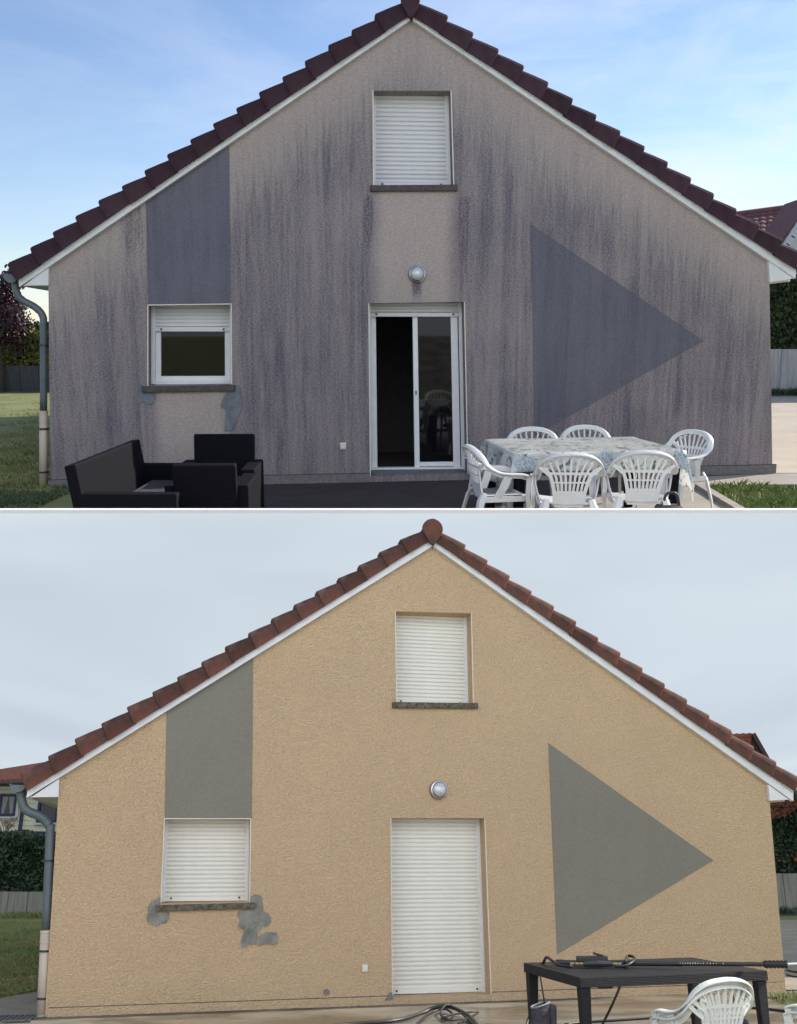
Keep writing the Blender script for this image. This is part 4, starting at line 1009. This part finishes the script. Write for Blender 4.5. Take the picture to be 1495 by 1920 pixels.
# =================================================================== LOWER GARDEN (overcast day, cleaned gable)
CUR[0] = LO
FL_ = Facade(LO, 13.30, 12)
GL = dict(up=False, label='large gabled house with a clean ochre facade, grey triangle and all roller shutters closed',
    base=((89, 1907), (1471, 1857)), wall_l=(111, 1462), wall_r=(1441, 1472), apex=(812, 1023), mid_r=[(1120, 1239)], mid_l=[(620, 1139)],
    open=dict(gable=[(741.4, 1146), (884, 1150), (887.6, 1318), (743.7, 1316)], side=[(308.8, 1535), (470.3, 1535), (468.3, 1691), (302, 1694)],
              door=[(733, 1534), (909, 1534), (921, 1865), (736, 1872)]),
    plinth=[(90, 1890), (1470, 1841)], soffit_l=(110, 1495), soffit_r=(1444, 1502),
    band=[(309, 1534), (472.5, 1534), (475, 1232), (312.7, 1334)], tri=[(1028, 1393), (1337.7, 1613.3), (1044.7, 1789.5)],
    tile_l=[(54, 1481), (805, 1014)], tile_r=[(1488, 1484), (819, 1015)], n_l=17, n_r=16, tile_h=.198,
    barge_t_l=[(52, 1481), (805.6, 1013)], barge_b_l=[(50, 1496), (811, 1024)], barge_t_r=[(1488, 1484), (819, 1014)], barge_b_r=[(1488, 1502), (813, 1024)],
    box_l=[(111, 1460), (110, 1494), (58, 1495)], box_r=[(1441, 1471), (1444, 1501), (1479, 1499)],
    cap=[(812, 991), (831, 991), (812, 1021)], length=10.5, reveal=.27,
    sill_g=[(737, 1316), (897, 1318), (897, 1328), (737, 1327)], sill_s=[(293, 1697.5), (478.7, 1692.5), (478.7, 1704), (293, 1708.5)],
    lamp=((822, 1481), .118), sock=(684, 1815),
    gutter=[(21, 1472), (50, 1471), (36, 1486)], pipe=[(39, 1478), (41, 1500), (50, 1519), (76, 1531), (92, 1548), (94, 1568), (86.5, 1746)], pipe_r=.053,
    pipe_joint=[((43, 1509), (46, 1514)), ((62, 1525), (70, 1528)), ((84, 1537), (89, 1543))], pipe_b=[(86.5, 1744), (78.6, 1908)], clips=[(90.5, 1614), (84, 1783), (80, 1872)],
    patches=[[(260+x/4.983, 1500+y/4.983) for x, y in [(80, 1110), (90, 1050), (85, 1000), (120, 950), (160, 925), (205, 910), (207, 965), (175, 985), (175, 1040), (290, 1045), (285, 1110), (262, 1152), (215, 1155), (210, 1120), (205, 1170), (165, 1182), (120, 1165), (85, 1145)]],
             [(260+x/4.983, 1500+y/4.983) for x, y in [(940, 1040), (1065, 1015), (1080, 960), (1045, 955), (1045, 905), (1095, 880), (1150, 900), (1155, 960), (1170, 1040), (1220, 1065), (1238, 1110), (1220, 1170), (1190, 1187), (1140, 1175), (1135, 1210), (1110, 1240), (1100, 1290), (1085, 1355), (1040, 1345), (1010, 1370), (965, 1375), (955, 1310), (985, 1255), (985, 1215), (930, 1180), (950, 1130), (925, 1080)]],
             [(260+x/4.983, 1500+y/4.983) for x, y in [(1110, 1280), (1150, 1250), (1190, 1235), (1290, 1235), (1305, 1275), (1300, 1345), (1250, 1350), (1190, 1340), (1120, 1368), (1095, 1330)]],
             [(260+x/4.983, 1500+y/4.983) for x, y in [(985, 1050), (1110, 1045), (1125, 1130), (1100, 1190), (1050, 1235), (1010, 1230), (985, 1180)]],
             [(612.7+6*cos(i*pi/5), 1859.5+5*sin(i*pi/5)) for i in range(10)],
             [(722, 1875), (729, 1862), (736, 1861), (736, 1874)]])
b0, b1 = FL_.world(FL_.pt(89, 1907)), FL_.world(FL_.pt(1471, 1857))
LO.a = (b1.z-b0.z)/(b1.x-b0.x); LO.b = b0.z-LO.a*b0.x
lg = LO.ground
sheet('ground', M['soil_grass_lo'], LO, [(-29, -3), (-14, -3), (12, -3), (29, -3), (29, 58), (12, 58), (-14, 58), (-29, 58)], -.012)
# patio slab (wet concrete), its joint follows the photograph
q = [lg(-40, 1905), lg(0, 1872), lg(82, 1858)]
gk = [lg(1418, 1868), lg(1560, 1868), lg(1560, 1850), lg(1474, 1852)]
sheet('patio', M['wet'], LO, [(-9, -3), (12, -3), (12, 4), (gk[0].x+.45, 4), (gk[0].x+.1, gk[0].y-.1), (gk[0].x+.3, gk[0].y+.0), (gk[1].x, gk[1].y), (gk[1].x+3, b1.y-.05), (b1.x, b1.y-.05), (b1.x, b1.y+.3), (b0.x, b0.y+.3), (q[2].x, q[2].y), (q[1].x, q[1].y), (q[0].x, q[0].y), (-9, q[0].y-1)], 0)
sheet('driveway', M['asphalt_lo'], LO, [(b1.x-.1, b1.y), (gk[1].x+3, b1.y), (24, b1.y), (24, 28.7), (b1.x-1, 28.7)], .008)
sheet('path', M['asphalt_lo'], LO, [(-9, q[0].y-1), (q[0].x, q[0].y-.02), (q[1].x, q[1].y-.02), (q[2].x, q[2].y-.02), (b0.x+.1, b0.y+.3), (b0.x, b0.y), (b0.x-.15, b0.y-.25), (b0.x-1.2, b0.y-1.3), (-9, b0.y-2)], .006)
def reg_r(rd):
    x = rd.uniform(gk[0].x+.1, 6.0); y = rd.uniform(7.5, gk[0].y-.05); return x, y
blades('grass_patch', M['grass_lo'], reg_r, 9000, .07, 'short green grass beyond the table beside the driveway', gz=LO.gz, seed=21)
def reg_l(rd):
    D = 12+17*rd.random()**1.3; px = rd.uniform(-10, 90); p = LO.at(px, 1700, D)
    return p.x, D
def reg_l2(rd):
    while True:
        x, D = reg_l(rd)
        if D > q[1].y+.1+(x-q[1].x)*((q[2].y-q[1].y)/(q[2].x-q[1].x)): return x, D
blades('lawn_grass', M['grass_lo'], reg_l2, 30000, .05, 'green lawn grass left of the ochre house', gz=LO.gz, seed=22, w=.008)

house(LO, FL_, GL)

# overcast sky: a shell behind, over and beside the second garden
A = R(PITCH_LOW-PITCH_UP)
def to_local(y, z):    # real (y,z) -> local (y,z) of the lower garden
    dz = z-EYE; return ((y*cos(A)-dz*sin(A))/KLOW, (y*sin(A)+dz*cos(A))/KLOW+EYE)
def fill_sky_dome():
    m = emis('overcast_fill_sky', ((.56, .585, .62), (.66, .69, .71)), 1.0, .09, (1, 1, 1)); nt = m.node_tree
    e = [n for n in nt.nodes if n.type == 'EMISSION'][0]
    g = N(nt, 'ShaderNodeSeparateXYZ'); L(nt, [n for n in nt.nodes if n.type == 'TEX_COORD'][0].outputs['Object'], g.inputs[0])
    L(nt, sstep(nt, g.outputs['Z'], -1, 12, 1.1, 2.9), e.inputs['Strength'])      # fill glow for both facades, stronger towards the zenith
    return m
ls = to_local(ytw-.004, UP.at(747, 964, ytw-.004).z+.0)
msky = emis('overcast_sky', ((.44, .505, .57), (.54, .615, .665)), 1.0, .10, (1, .22, 4))
prof = [ls, (ls[0]+.3, 6.42), (19.5, 6.28), (58, 6.28), (58, -1.5)]
bm = NB(); a_ = [bm.verts.new((-30, y, z)) for y, z in prof]; c_ = [bm.verts.new((30, y, z)) for y, z in prof]
for i in range(len(prof)-1): bm.faces.new((a_[i], a_[i+1], c_[i+1], c_[i]))
for x in (-30, 30):
    bm.faces.new([bm.verts.new((x, y, z)) for y, z in prof+[(-3, -1.5), (-3, ls[1])]])
struct('sky', bm, msky)

bm = NB(); bmesh.ops.create_icosphere(bm, subdivisions=4, radius=13.0)  # unseen glowing dome added behind the camera to brighten both facades
for v in bm.verts: v.co += Vector((0, 3.5, -1))
bmesh.ops.delete(bm, geom=[f for f in bm.faces if f.calc_center_median().y > -.5+.0*f.calc_center_median().z], context='FACES')
CUR[0] = UP; struct('sky', bm, fill_sky_dome()); CUR[0] = LO
# garden table with the washer lance
tq = [lg(1066, 1836, .73), lg(1411, 1818, .73), lg(1322, 1795, .73), lg(1002, 1804, .73)]
tc_ = sum(tq, Vector())/4
rz = .5*(math.atan2((tq[1]-tq[0]).y, (tq[1]-tq[0]).x)+math.atan2((tq[2]-tq[3]).y, (tq[2]-tq[3]).x))
Lx2 = ((tq[1]-tq[0]).length+(tq[2]-tq[3]).length)/2; Ly2 = ((tq[3]-tq[0]).length+(tq[2]-tq[1]).length)/2
dining_table(Vector((tc_.x, tc_.y, LO.gz(tc_.x))), rz, Lx2, Ly2, .73, M['rattan_lo'], 'bare anthracite garden table with a cleaning lance laid on it', leg=.08, tt=.085)
la, lb = lg(1046, 1805, .76), lg(1432, 1808, .79)
ln = empty('spray_lance', la, 0, 'long black telescopic spray lance lying across the bare table', 'lance')
dv = lb-la
bm = NB(); sweep(bm, [Vector((0, 0, 0)), dv*.62], circ(.024, 12), (0, .1, 1)); obj('outer_tube', bm, M['black_plastic'], ln, smooth=False)
bm = NB(); sweep(bm, [dv*.62, dv], circ(.019, 12), (0, .1, 1)); obj('inner_tube', bm, M['black_plastic'], ln)
bm = NB(); sweep(bm, [Vector((-.02, 0, 0)), dv*.03], circ(.029, 12), (0, .1, 1)); obj('end_cap', bm, M['rubber'], ln)
ge = lg(1476, 1808, .79)-la
for i in range(6):
    t0 = dv.lerp(ge, i/6); t1 = dv.lerp(ge, (i+.85)/6)
    bm = NB(); sweep(bm, [t0, t1], circ(.032, 12), (0, .1, 1), scales=[.85, 1.15]); obj('clamp', bm, M['rubber'], ln)
bm = NB(); we = lg(1530, 1805, .8)-la; sweep(bm, [ge, we], circ(.010, 8), (0, .1, 1)); obj('nozzle_rod', bm, M['wand'], ln)
# small white lettering strokes on the lance tube (kept as unreadable marks, as in the photograph)
for i, (f0, w_) in enumerate([(.605, .12), (.69, .05), (.735, .07), (.81, .02)]):
    c_ = dv*(f0+w_*.25); nm = Vector((0, -1, .25)).normalized()
    bm = NB(); n_ = int(w_*70)
    for j in range(n_):
        k_ = dv*(f0+w_*.5*j/n_*1.6)+nm*(.0245 if f0 < .62 else .0195)
        box(bm, k_, (.008, .001, random.uniform(.007, .014)))
    obj('print', bm, M['wand'], ln)
# trigger gun with fittings and whip hose
g0 = lg(1095, 1812, .75)
gn = empty('trigger_gun', g0, 0, 'black trigger gun with brass couplings lying on the left of the bare table', 'spray gun')
g1 = lg(1150, 1812, .75)-g0
bm = NB(); sweep(bm, [(0, 0, .02), (g1.x*.5, 0, .024), (g1.x, 0, .02)], circ(.028, 10), (0, .1, 1), scales=[.8, 1.1, .8]); obj('grip', bm, M['black_plastic'], gn)
bm = NB(); box(bm, (g1.x*.33, .05, .060), (.30, .06, .055)); bevel(bm, .012, 2); obj('body', bm, M['black_plastic'], gn)
bm = NB(); box(bm, (g1.x*.55, .04, .10), (.10, .04, .022), rot=Matrix.Rotation(R(15), 3, 'Y')); bevel(bm, .005, 1); obj('trigger', bm, M['rubber'], gn)
for s0_, s1_ in ((-.13, -.09), (-.08, -.045), (-.04, -.005)):
    bm = NB(); sweep(bm, [(s0_, 0, .018), (s1_, 0, .02)], circ(.018, 6), (0, .1, 1)); obj('coupling', bm, M['brass'], gn)
for s0_, s1_ in ((.0, .05), (.055, .08)):
    bm = NB(); sweep(bm, [(g1.x+s0_, 0, .018), (g1.x+s1_, 0, .018)], circ(.016, 6), (0, .1, 1)); obj('coupling', bm, M['brass'], gn)
P3 = lambda px, py, h: lg(px, py, h)
tube('whip_hose', M['rubber'], [P3(1072, 1812, .765), P3(1050, 1810, .765), P3(1038, 1803, .78), P3(1026, 1795, .80), P3(1021, 1801, .77), P3(1018, 1808, .72), P3(1008, 1830, .58), P3(1000, 1880, .30), P3(985, 1930, .10)], .014, 'black hose hanging over the left end of the bare table', 'hose')
tube('pressure_hose', M['rubber'], [P3(1152, 1811, .765), P3(1172, 1811, .765), P3(1186, 1804, .79), P3(1190, 1796, .81), P3(1180, 1792, .82), P3(1175, 1797, .80), P3(1172, 1806, .775), P3(1165, 1842, .55), P3(1150, 1880, .3), P3(1128, 1925, .05)], .013, 'black hose looping on the bare table and hanging down between its legs', 'hose')
def gp(px, py, h=.015): return lg(px, py, h)
tube('garden_hose', M['rubber'], [gp(600, 1927), gp(660, 1920), gp(740, 1914), gp(790, 1900), gp(812, 1890, .05), gp(840, 1887, .07), gp(866, 1897, .05), gp(885, 1910, .03), gp(900, 1930, .02)], .022, 'thick black hose snaking in from the bottom edge in front of the closed door', 'hose')
tube('cable', M['rubber'], [gp(775, 1930), gp(790, 1912), gp(812, 1897, .03), gp(836, 1892, .05), gp(850, 1904, .03), gp(838, 1910, .03), gp(826, 1900, .04), gp(836, 1885, .09), gp(850, 1888, .07), gp(872, 1905, .03), gp(893, 1925, .02)], .013, 'black cable coiled inside the thick hose on the wet patio', 'cable')
tube('power_cord', M['rubber'], [gp(860, 1930), gp(866, 1915, .03), gp(885, 1905, .03), gp(897, 1899, .03), gp(888, 1897, .05), gp(850, 1902, .04), gp(828, 1907, .03), gp(840, 1913, .02), gp(880, 1910, .02), gp(850, 1922, .02)], .010, 'thin black cord tangled on top of the coiled cable', 'cable')
tube('extension_cable', M['rubber'], [gp(1060, 1921), gp(1100, 1916), gp(1150, 1913), gp(1210, 1909), gp(1300, 1903), gp(1390, 1892), gp(1420, 1890), gp(1500, 1899)], .014, 'black cable running under the bare table towards the grass', 'cable')
for yy, lab in ((1822, 'upper of two thin cables crossing the driveway by the ochre corner'), (1831, 'lower of two thin cables crossing the driveway by the ochre corner')):
    tube('driveway_cable', M['rubber'], [gp(1476, yy-3), gp(1495, yy+1), gp(1530, yy+2)], .016, lab, 'cable')
# hanging pouches
def pouch(loc, w, h, label, hang=0.3):
    r = empty('tool_pouch', loc, R(15), label, 'bag')
    bm = NB(); nu, nv = 20, 9; rings = []
    for j in range(nv+1):
        t = j/nv; ww = w*(.5+.10*sin(t*3)); rings.append([])
        for i in range(nu):
            a = 2*pi*i/nu; k_ = 1+.10*noise.noise(Vector((cos(a)*2, sin(a)*2, t*3)))*2
            rings[-1].append(bm.verts.new((ww*cos(a)*k_, ww*.6*sin(a)*k_, -h+h*t+.02*cos(a)*(t))))
    for j in range(nv):
        for i in range(nu): bm.faces.new((rings[j][i], rings[j][(i+1) % nu], rings[j+1][(i+1) % nu], rings[j+1][i]))
    bm.faces.new(rings[0][::-1]); obj('body', bm, M['bag'], r, smooth=True)
    bm = NB(); sweep(bm, [(w*.52*cos(a)*1.08, w*.6*.52*sin(a)*1.1, .02*cos(a)) for a in [2*pi*i/16 for i in range(17)]], circ(.008, 6), (0, 0, 1)); obj('binding', bm, M['bag_edge'], r)
    bm = NB(); box(bm, (w*.72, .02, -h*.42), (w*.55, .10, h*.85)); bevel(bm, .025, 3)
    for v in bm.verts: v.co += Vector((noise.noise(v.co*14), noise.noise(v.co*14+Vector((3, 0, 0))), noise.noise(v.co*14+Vector((0, 4, 0)))))*.03
    obj('side_pocket', bm, M['bag'], r, smooth=True)
    bm = NB(); sweep(bm, spline([(w*.3, 0, -.01), (w*.2, 0, hang*.5), (w*.15, .02, hang)], 4), circ(.008, 6), (0, 1, 0)); obj('strap', bm, M['rubber'], r)
    return r
pouch(lg(1013, 1884, .52), .15, .34, 'dark grey open pouch hanging from the left end of the bare table', .22)
pouch(lg(1374, 1907, .42), .15, .26, 'dark grey lumpy pouch hanging by the right leg of the bare table', .28)

# nested resin chairs: two per stack
glo = 'nested pale resin chairs in front of the bare table'
def on_lo(px, D, z=0):
    p_ = LO.at(px, 1800, D); return Vector((p_.x, D, LO.gz(p_.x)+z))
cl = on_lo(1308, 7.75)
c1 = resin_chair('garden_chair', cl, R(22), 'bottom chair of the nested pair of pale resin chairs at the bare table', M['plastic_lo'], glo)
dup(c1, cl+Vector((.012, -.012, .047)), R(22), 'top chair of the nested pair of pale resin chairs at the bare table')
cr_ = on_lo(1548, 8.05)
dup(c1, cr_, R(40), 'bottom chair of the nested pair cut off by the right edge beside the grass')
dup(c1, cr_+Vector((.012, -.012, .047)), R(40), 'top chair of the nested pair cut off by the right edge beside the grass')

# drain covers
p_ = lg(670, 1884); dc = empty('drain_cover', (p_.x, p_.y, p_.z+.004), 0, 'small round rusty drain cover in the wet patio before the door', 'drain cover')
bm = NB(); lathe(bm, [(.085, -.01), (.085, .004), (.065, .006), (.02, .008)], 'Z', 20); obj('lid', bm, M['rust'], dc)
bm = NB(); lathe(bm, [(.10, -.01), (.10, .003), (.088, .003), (.088, -.01)], 'Z', 20); obj('ring', bm, M['zinc_dark'], dc)
p_ = lg(22, 1912); dg = empty('drain_grate', (p_.x, p_.y, p_.z+.006), R(8), 'dark square drain grate on the path at the bottom left corner', 'drain grate')
for i in range(9):
    bm = NB(); box(bm, (-.22+.055*i, 0, .004), (.03, .42, .012)); obj('bar', bm, M['zinc_dark'], dg)
for s in (-1, 1):
    bm = NB(); box(bm, (0, s*.225, .004), (.5, .03, .014)); obj('rim', bm, M['zinc_dark'], dg)

# left background
a, b = lg(-420, 1720), lg(160, 1720)
h_ = LO.at(40, 1672, a.y).z-a.z
wall_of_panels('concrete_wall', a, b, h_, M['conc_wall'], 'grey board marked concrete wall at the end of the green lawn', 16)
hz = LO.at(40, 1566, a.y+1).z
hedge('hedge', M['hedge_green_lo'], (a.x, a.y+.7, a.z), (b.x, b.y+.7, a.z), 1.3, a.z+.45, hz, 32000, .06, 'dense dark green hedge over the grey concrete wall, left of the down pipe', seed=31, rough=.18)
def reg_w2(rd): return rd.uniform(a.x, b.x), a.y-.15-abs(rd.gauss(0, .35))
blades('weeds', M['grass_lo'], reg_w2, 9000, .17, 'taller weeds along the foot of the grey concrete wall', gz=LO.gz, seed=33)
tw = empty('dry_shrub', LO.at(8, 1562, a.y+.2), 0, 'bare twiggy shrub poking over the hedge at the left edge', 'shrub')
for i in range(16):
    a_ = random.uniform(-1, 1); bm = NB(); sweep(bm, spline([(0, 0, -.4), (a_*.15, 0, .1), (a_*.45, random.uniform(-.2, .2), random.uniform(.25, .5))], 3), circ(.010, 5), (0, 1, 0)); obj('twig', bm, M['twig'], tw)
leaf_mesh('seed_heads', M['twig'], clump_pts(260, (0, 0, .28), (.42, .2, .24), 10, 5), .030, tw)
# neighbour with cream boarding, navy trim
nh = empty('neighbour_house', (0, 0, 0), 0, 'cream boarded house with navy trim and a red tiled roof, far left behind the hedge', 'house')
D = 36.0; q = lambda px, py, dd=0: LO.at(px, py, D+dd)
x0, x1 = q(-160, 1500).x, q(190, 1500).x; ze = q(40, 1467).z
nb_b = 22; zb0 = 0.0; ph = (ze-zb0)/nb_b
for i in range(nb_b):
    bm = NB(); box(bm, ((x0+x1)/2, D+.0, zb0+ph*(i+.5)), (x1-x0, .05, ph-.012), rot=Matrix.Rotation(R(-5), 3, 'X')); obj('board', bm, M['cream'], nh)
bm = NB(); box(bm, ((x0+x1)/2, D+3.08, ze/2-.3), (x1-x0-.02, 6, ze)); obj('wall', bm, M['cream'], nh)
re0, re1, rr0, rr1 = q(-200, 1471, -.7), q(220, 1462, -.7), q(-200, 1500, 2.8), q(220, 1404, 2.8)
tiled_roof(nh, re0, re1, rr1, rr0, 10, 40, M['red_tile'])
bm = NB(); sweep(bm, [re0+Vector((0, -.08, -.06)), re1+Vector((0, -.08, -.06))], circ(.07, 8)); obj('gutter', bm, M['zinc_dark'], nh)
def nwin(px0, px1, py0, py1, curtain=True):
    w = bpy.data.objects.new('window', None); COL.objects.link(w); w.parent = nh
    a, b = q(px0, py0), q(px1, py1)
    cx, cz, sx, sz = (a.x+b.x)/2, (a.z+b.z)/2, b.x-a.x, a.z-b.z
    for (c_, s_) in (((a.x, cz), (.08, sz)), ((b.x, cz), (.08, sz)), ((cx, a.z), (sx+.08, .08)), ((cx, b.z), (sx+.08, .08))):
        bm = NB(); box(bm, (c_[0], D-.08, c_[1]), (s_[0], .09, s_[1])); obj('frame', bm, M['navy'], w)
    bm = NB(); box(bm, (cx, D-.05, cz), (sx, .02, sz)); obj('pane', bm, M['glass'], w)
    if curtain:
        for s in (-1, 1):
            bm = NB(); prism(bm, [(cx+s*sx*.42, b.z+.05), (cx+s*sx*.20, b.z+.05), (cx+s*sx*.02, a.z-.05), (cx+s*sx*.42, a.z-.05)] if s < 0 else [(cx+sx*.20, b.z+.05), (cx+sx*.42, b.z+.05), (cx+sx*.42, a.z-.05), (cx+sx*.02, a.z-.05)], D-.068, D-.062); obj('curtain', bm, M['curtain'], w)
    bm = NB(); box(bm, (cx, D-.11, b.z-.09), (sx+.2, .16, .05)); obj('sill', bm, M['render_white'], w)
    for s in (-1, 1):
        bm = NB(); box(bm, (cx+s*(sx/2+.09), D-.06, cz), (.10, .06, sz+.12)); obj('casing', bm, M['render_white'], w)
nwin(5, 28, 1491, 1528); nwin(76, 106, 1506, 1540, False); nwin(-60, -30, 1491, 1528)
p_ = q(46, 1500); bm = NB(); box(bm, (p_.x, D-.07, (ze+q(46, 1562).z)/2-.9), (.11, .08, ze-q(46, 1562).z-.0+1.8-1.6)); obj('post', bm, M['navy'], nh)
z1_ = q(50, 1563).z; bm = NB(); box(bm, ((x0+x1)/2, D-.16, z1_), (x1-x0, .25, .12)); obj('beam', bm, M['navy'], nh)
bm = NB(); box(bm, ((x0+x1)/2, D-.25, z1_-.16), (x1-x0, .4, .14)); obj('balcony_edge', bm, M['render_white'], nh)
bm = NB(); box(bm, ((x0+x1)/2, D-.30, z1_-.30), (x1-x0, .4, .10)); obj('beam', bm, M['navy'], nh)

# right background
a, b = lg(1430, 1713), lg(1960, 1713)
h_ = LO.at(1475, 1638, a.y).z-a.z
wall_of_panels('garden_wall', a, b, h_, M['conc_wall'], 'streaked concrete wall at the end of the grey driveway', 12)
hz = LO.at(1475, 1500, a.y+1).z
hedge('cypress_hedge', M['hedge_green_lo'], (a.x-1, a.y+1, a.z), (b.x, b.y+1, a.z), 1.4, a.z+1.1, hz, 30000, .065, 'tall cypress hedge with patches of dead rusty foliage on the right', seed=41)
hr = LO.roots[-1]
pts = [p_ for p_ in hedge_pts(46000, (a.x-1, a.y+.85, a.z), (b.x, b.y+.85, a.z), 1.5, a.z+1.5, hz-.15, 43) if noise.noise(Vector((p_[0]*1.1, p_[1], p_[2]*1.6))) > .02]
leaf_mesh('dead_foliage', M['rust'], [Vector(p_)-hr.location for p_ in pts], .07, hr, flat=.3)
def reg_w3(rd): return rd.uniform(a.x, a.x+4), a.y-.12-abs(rd.gauss(0, .18))
blades('weeds', M['hedge_green_lo'], reg_w3, 1200, .18, 'weeds at the foot of the streaked concrete wall', gz=LO.gz, seed=44)
# dormer house showing above the right roof slope
dh = empty('dormer_house', (0, 0, 0), 0, 'distant house top with a small red tiled gable above the right roof slope', 'house')
D2 = 34.0; q2 = lambda px, py, dd=0: LO.at(px, py, D2+dd)
pk, pl_, pr_ = q2(1411, 1376), q2(1370, 1440), q2(1440, 1430)
tiled_roof(dh, q2(1372, 1412, 0)+Vector((-5, 0, 0)), q2(1404, 1420, -.1), q2(1411, 1376, 0), q2(1376, 1379, 0)+Vector((-5.4, 1.2, 0)), 5, 30, M['red_tile'])
bm = NB(); prism(bm, [(pk.x-5.5, 0), (pr_.x+.1, 0), (pr_.x+.1, pr_.z-.1), (pk.x, pk.z-.12), (pk.x-5.5, pk.z-.8)], D2+.05, D2+4.0); obj('gable_wall', bm, M['sill_up'], dh)
dvv = (pr_-pk)
bm = NB(); sweep(bm, [pk+Vector((0, .3, 0)), pr_+Vector((.05, .3, -.05))], rect(.9, .12), (0, 0, 1)); obj('verge_board', bm, M['tile_clean'], dh)
bm = NB(); sweep(bm, [pk+Vector((.0, -.12, -.10)), pr_+Vector((.05, -.12, -.18))], rect(.05, .07), (0, 0, 1)); obj('rafter', bm, M['zinc_dark'], dh)
# far hillside
bm = NB(); pr2 = [(14 + i*1.0, LO.at(1480+i*6, 1492-3*sin(i), 56).z) for i in range(14)]
prism(bm, [(p_[0], p_[1]) for p_ in pr2]+[(27, -1), (14, -1)], 55.5, 57); struct('hill', bm, M['far_hill'])

# ------------------------------------------------------------------ put the second garden in its place before the camera
LM = Matrix.Translation((0, 0, EYE)) @ Matrix.Rotation(-A, 4, 'X') @ Matrix.Scale(KLOW, 4) @ Matrix.Translation((0, 0, -EYE))
bpy.context.view_layer.update()
for o in LO.roots:
    o.matrix_world = LM @ o.matrix_basis
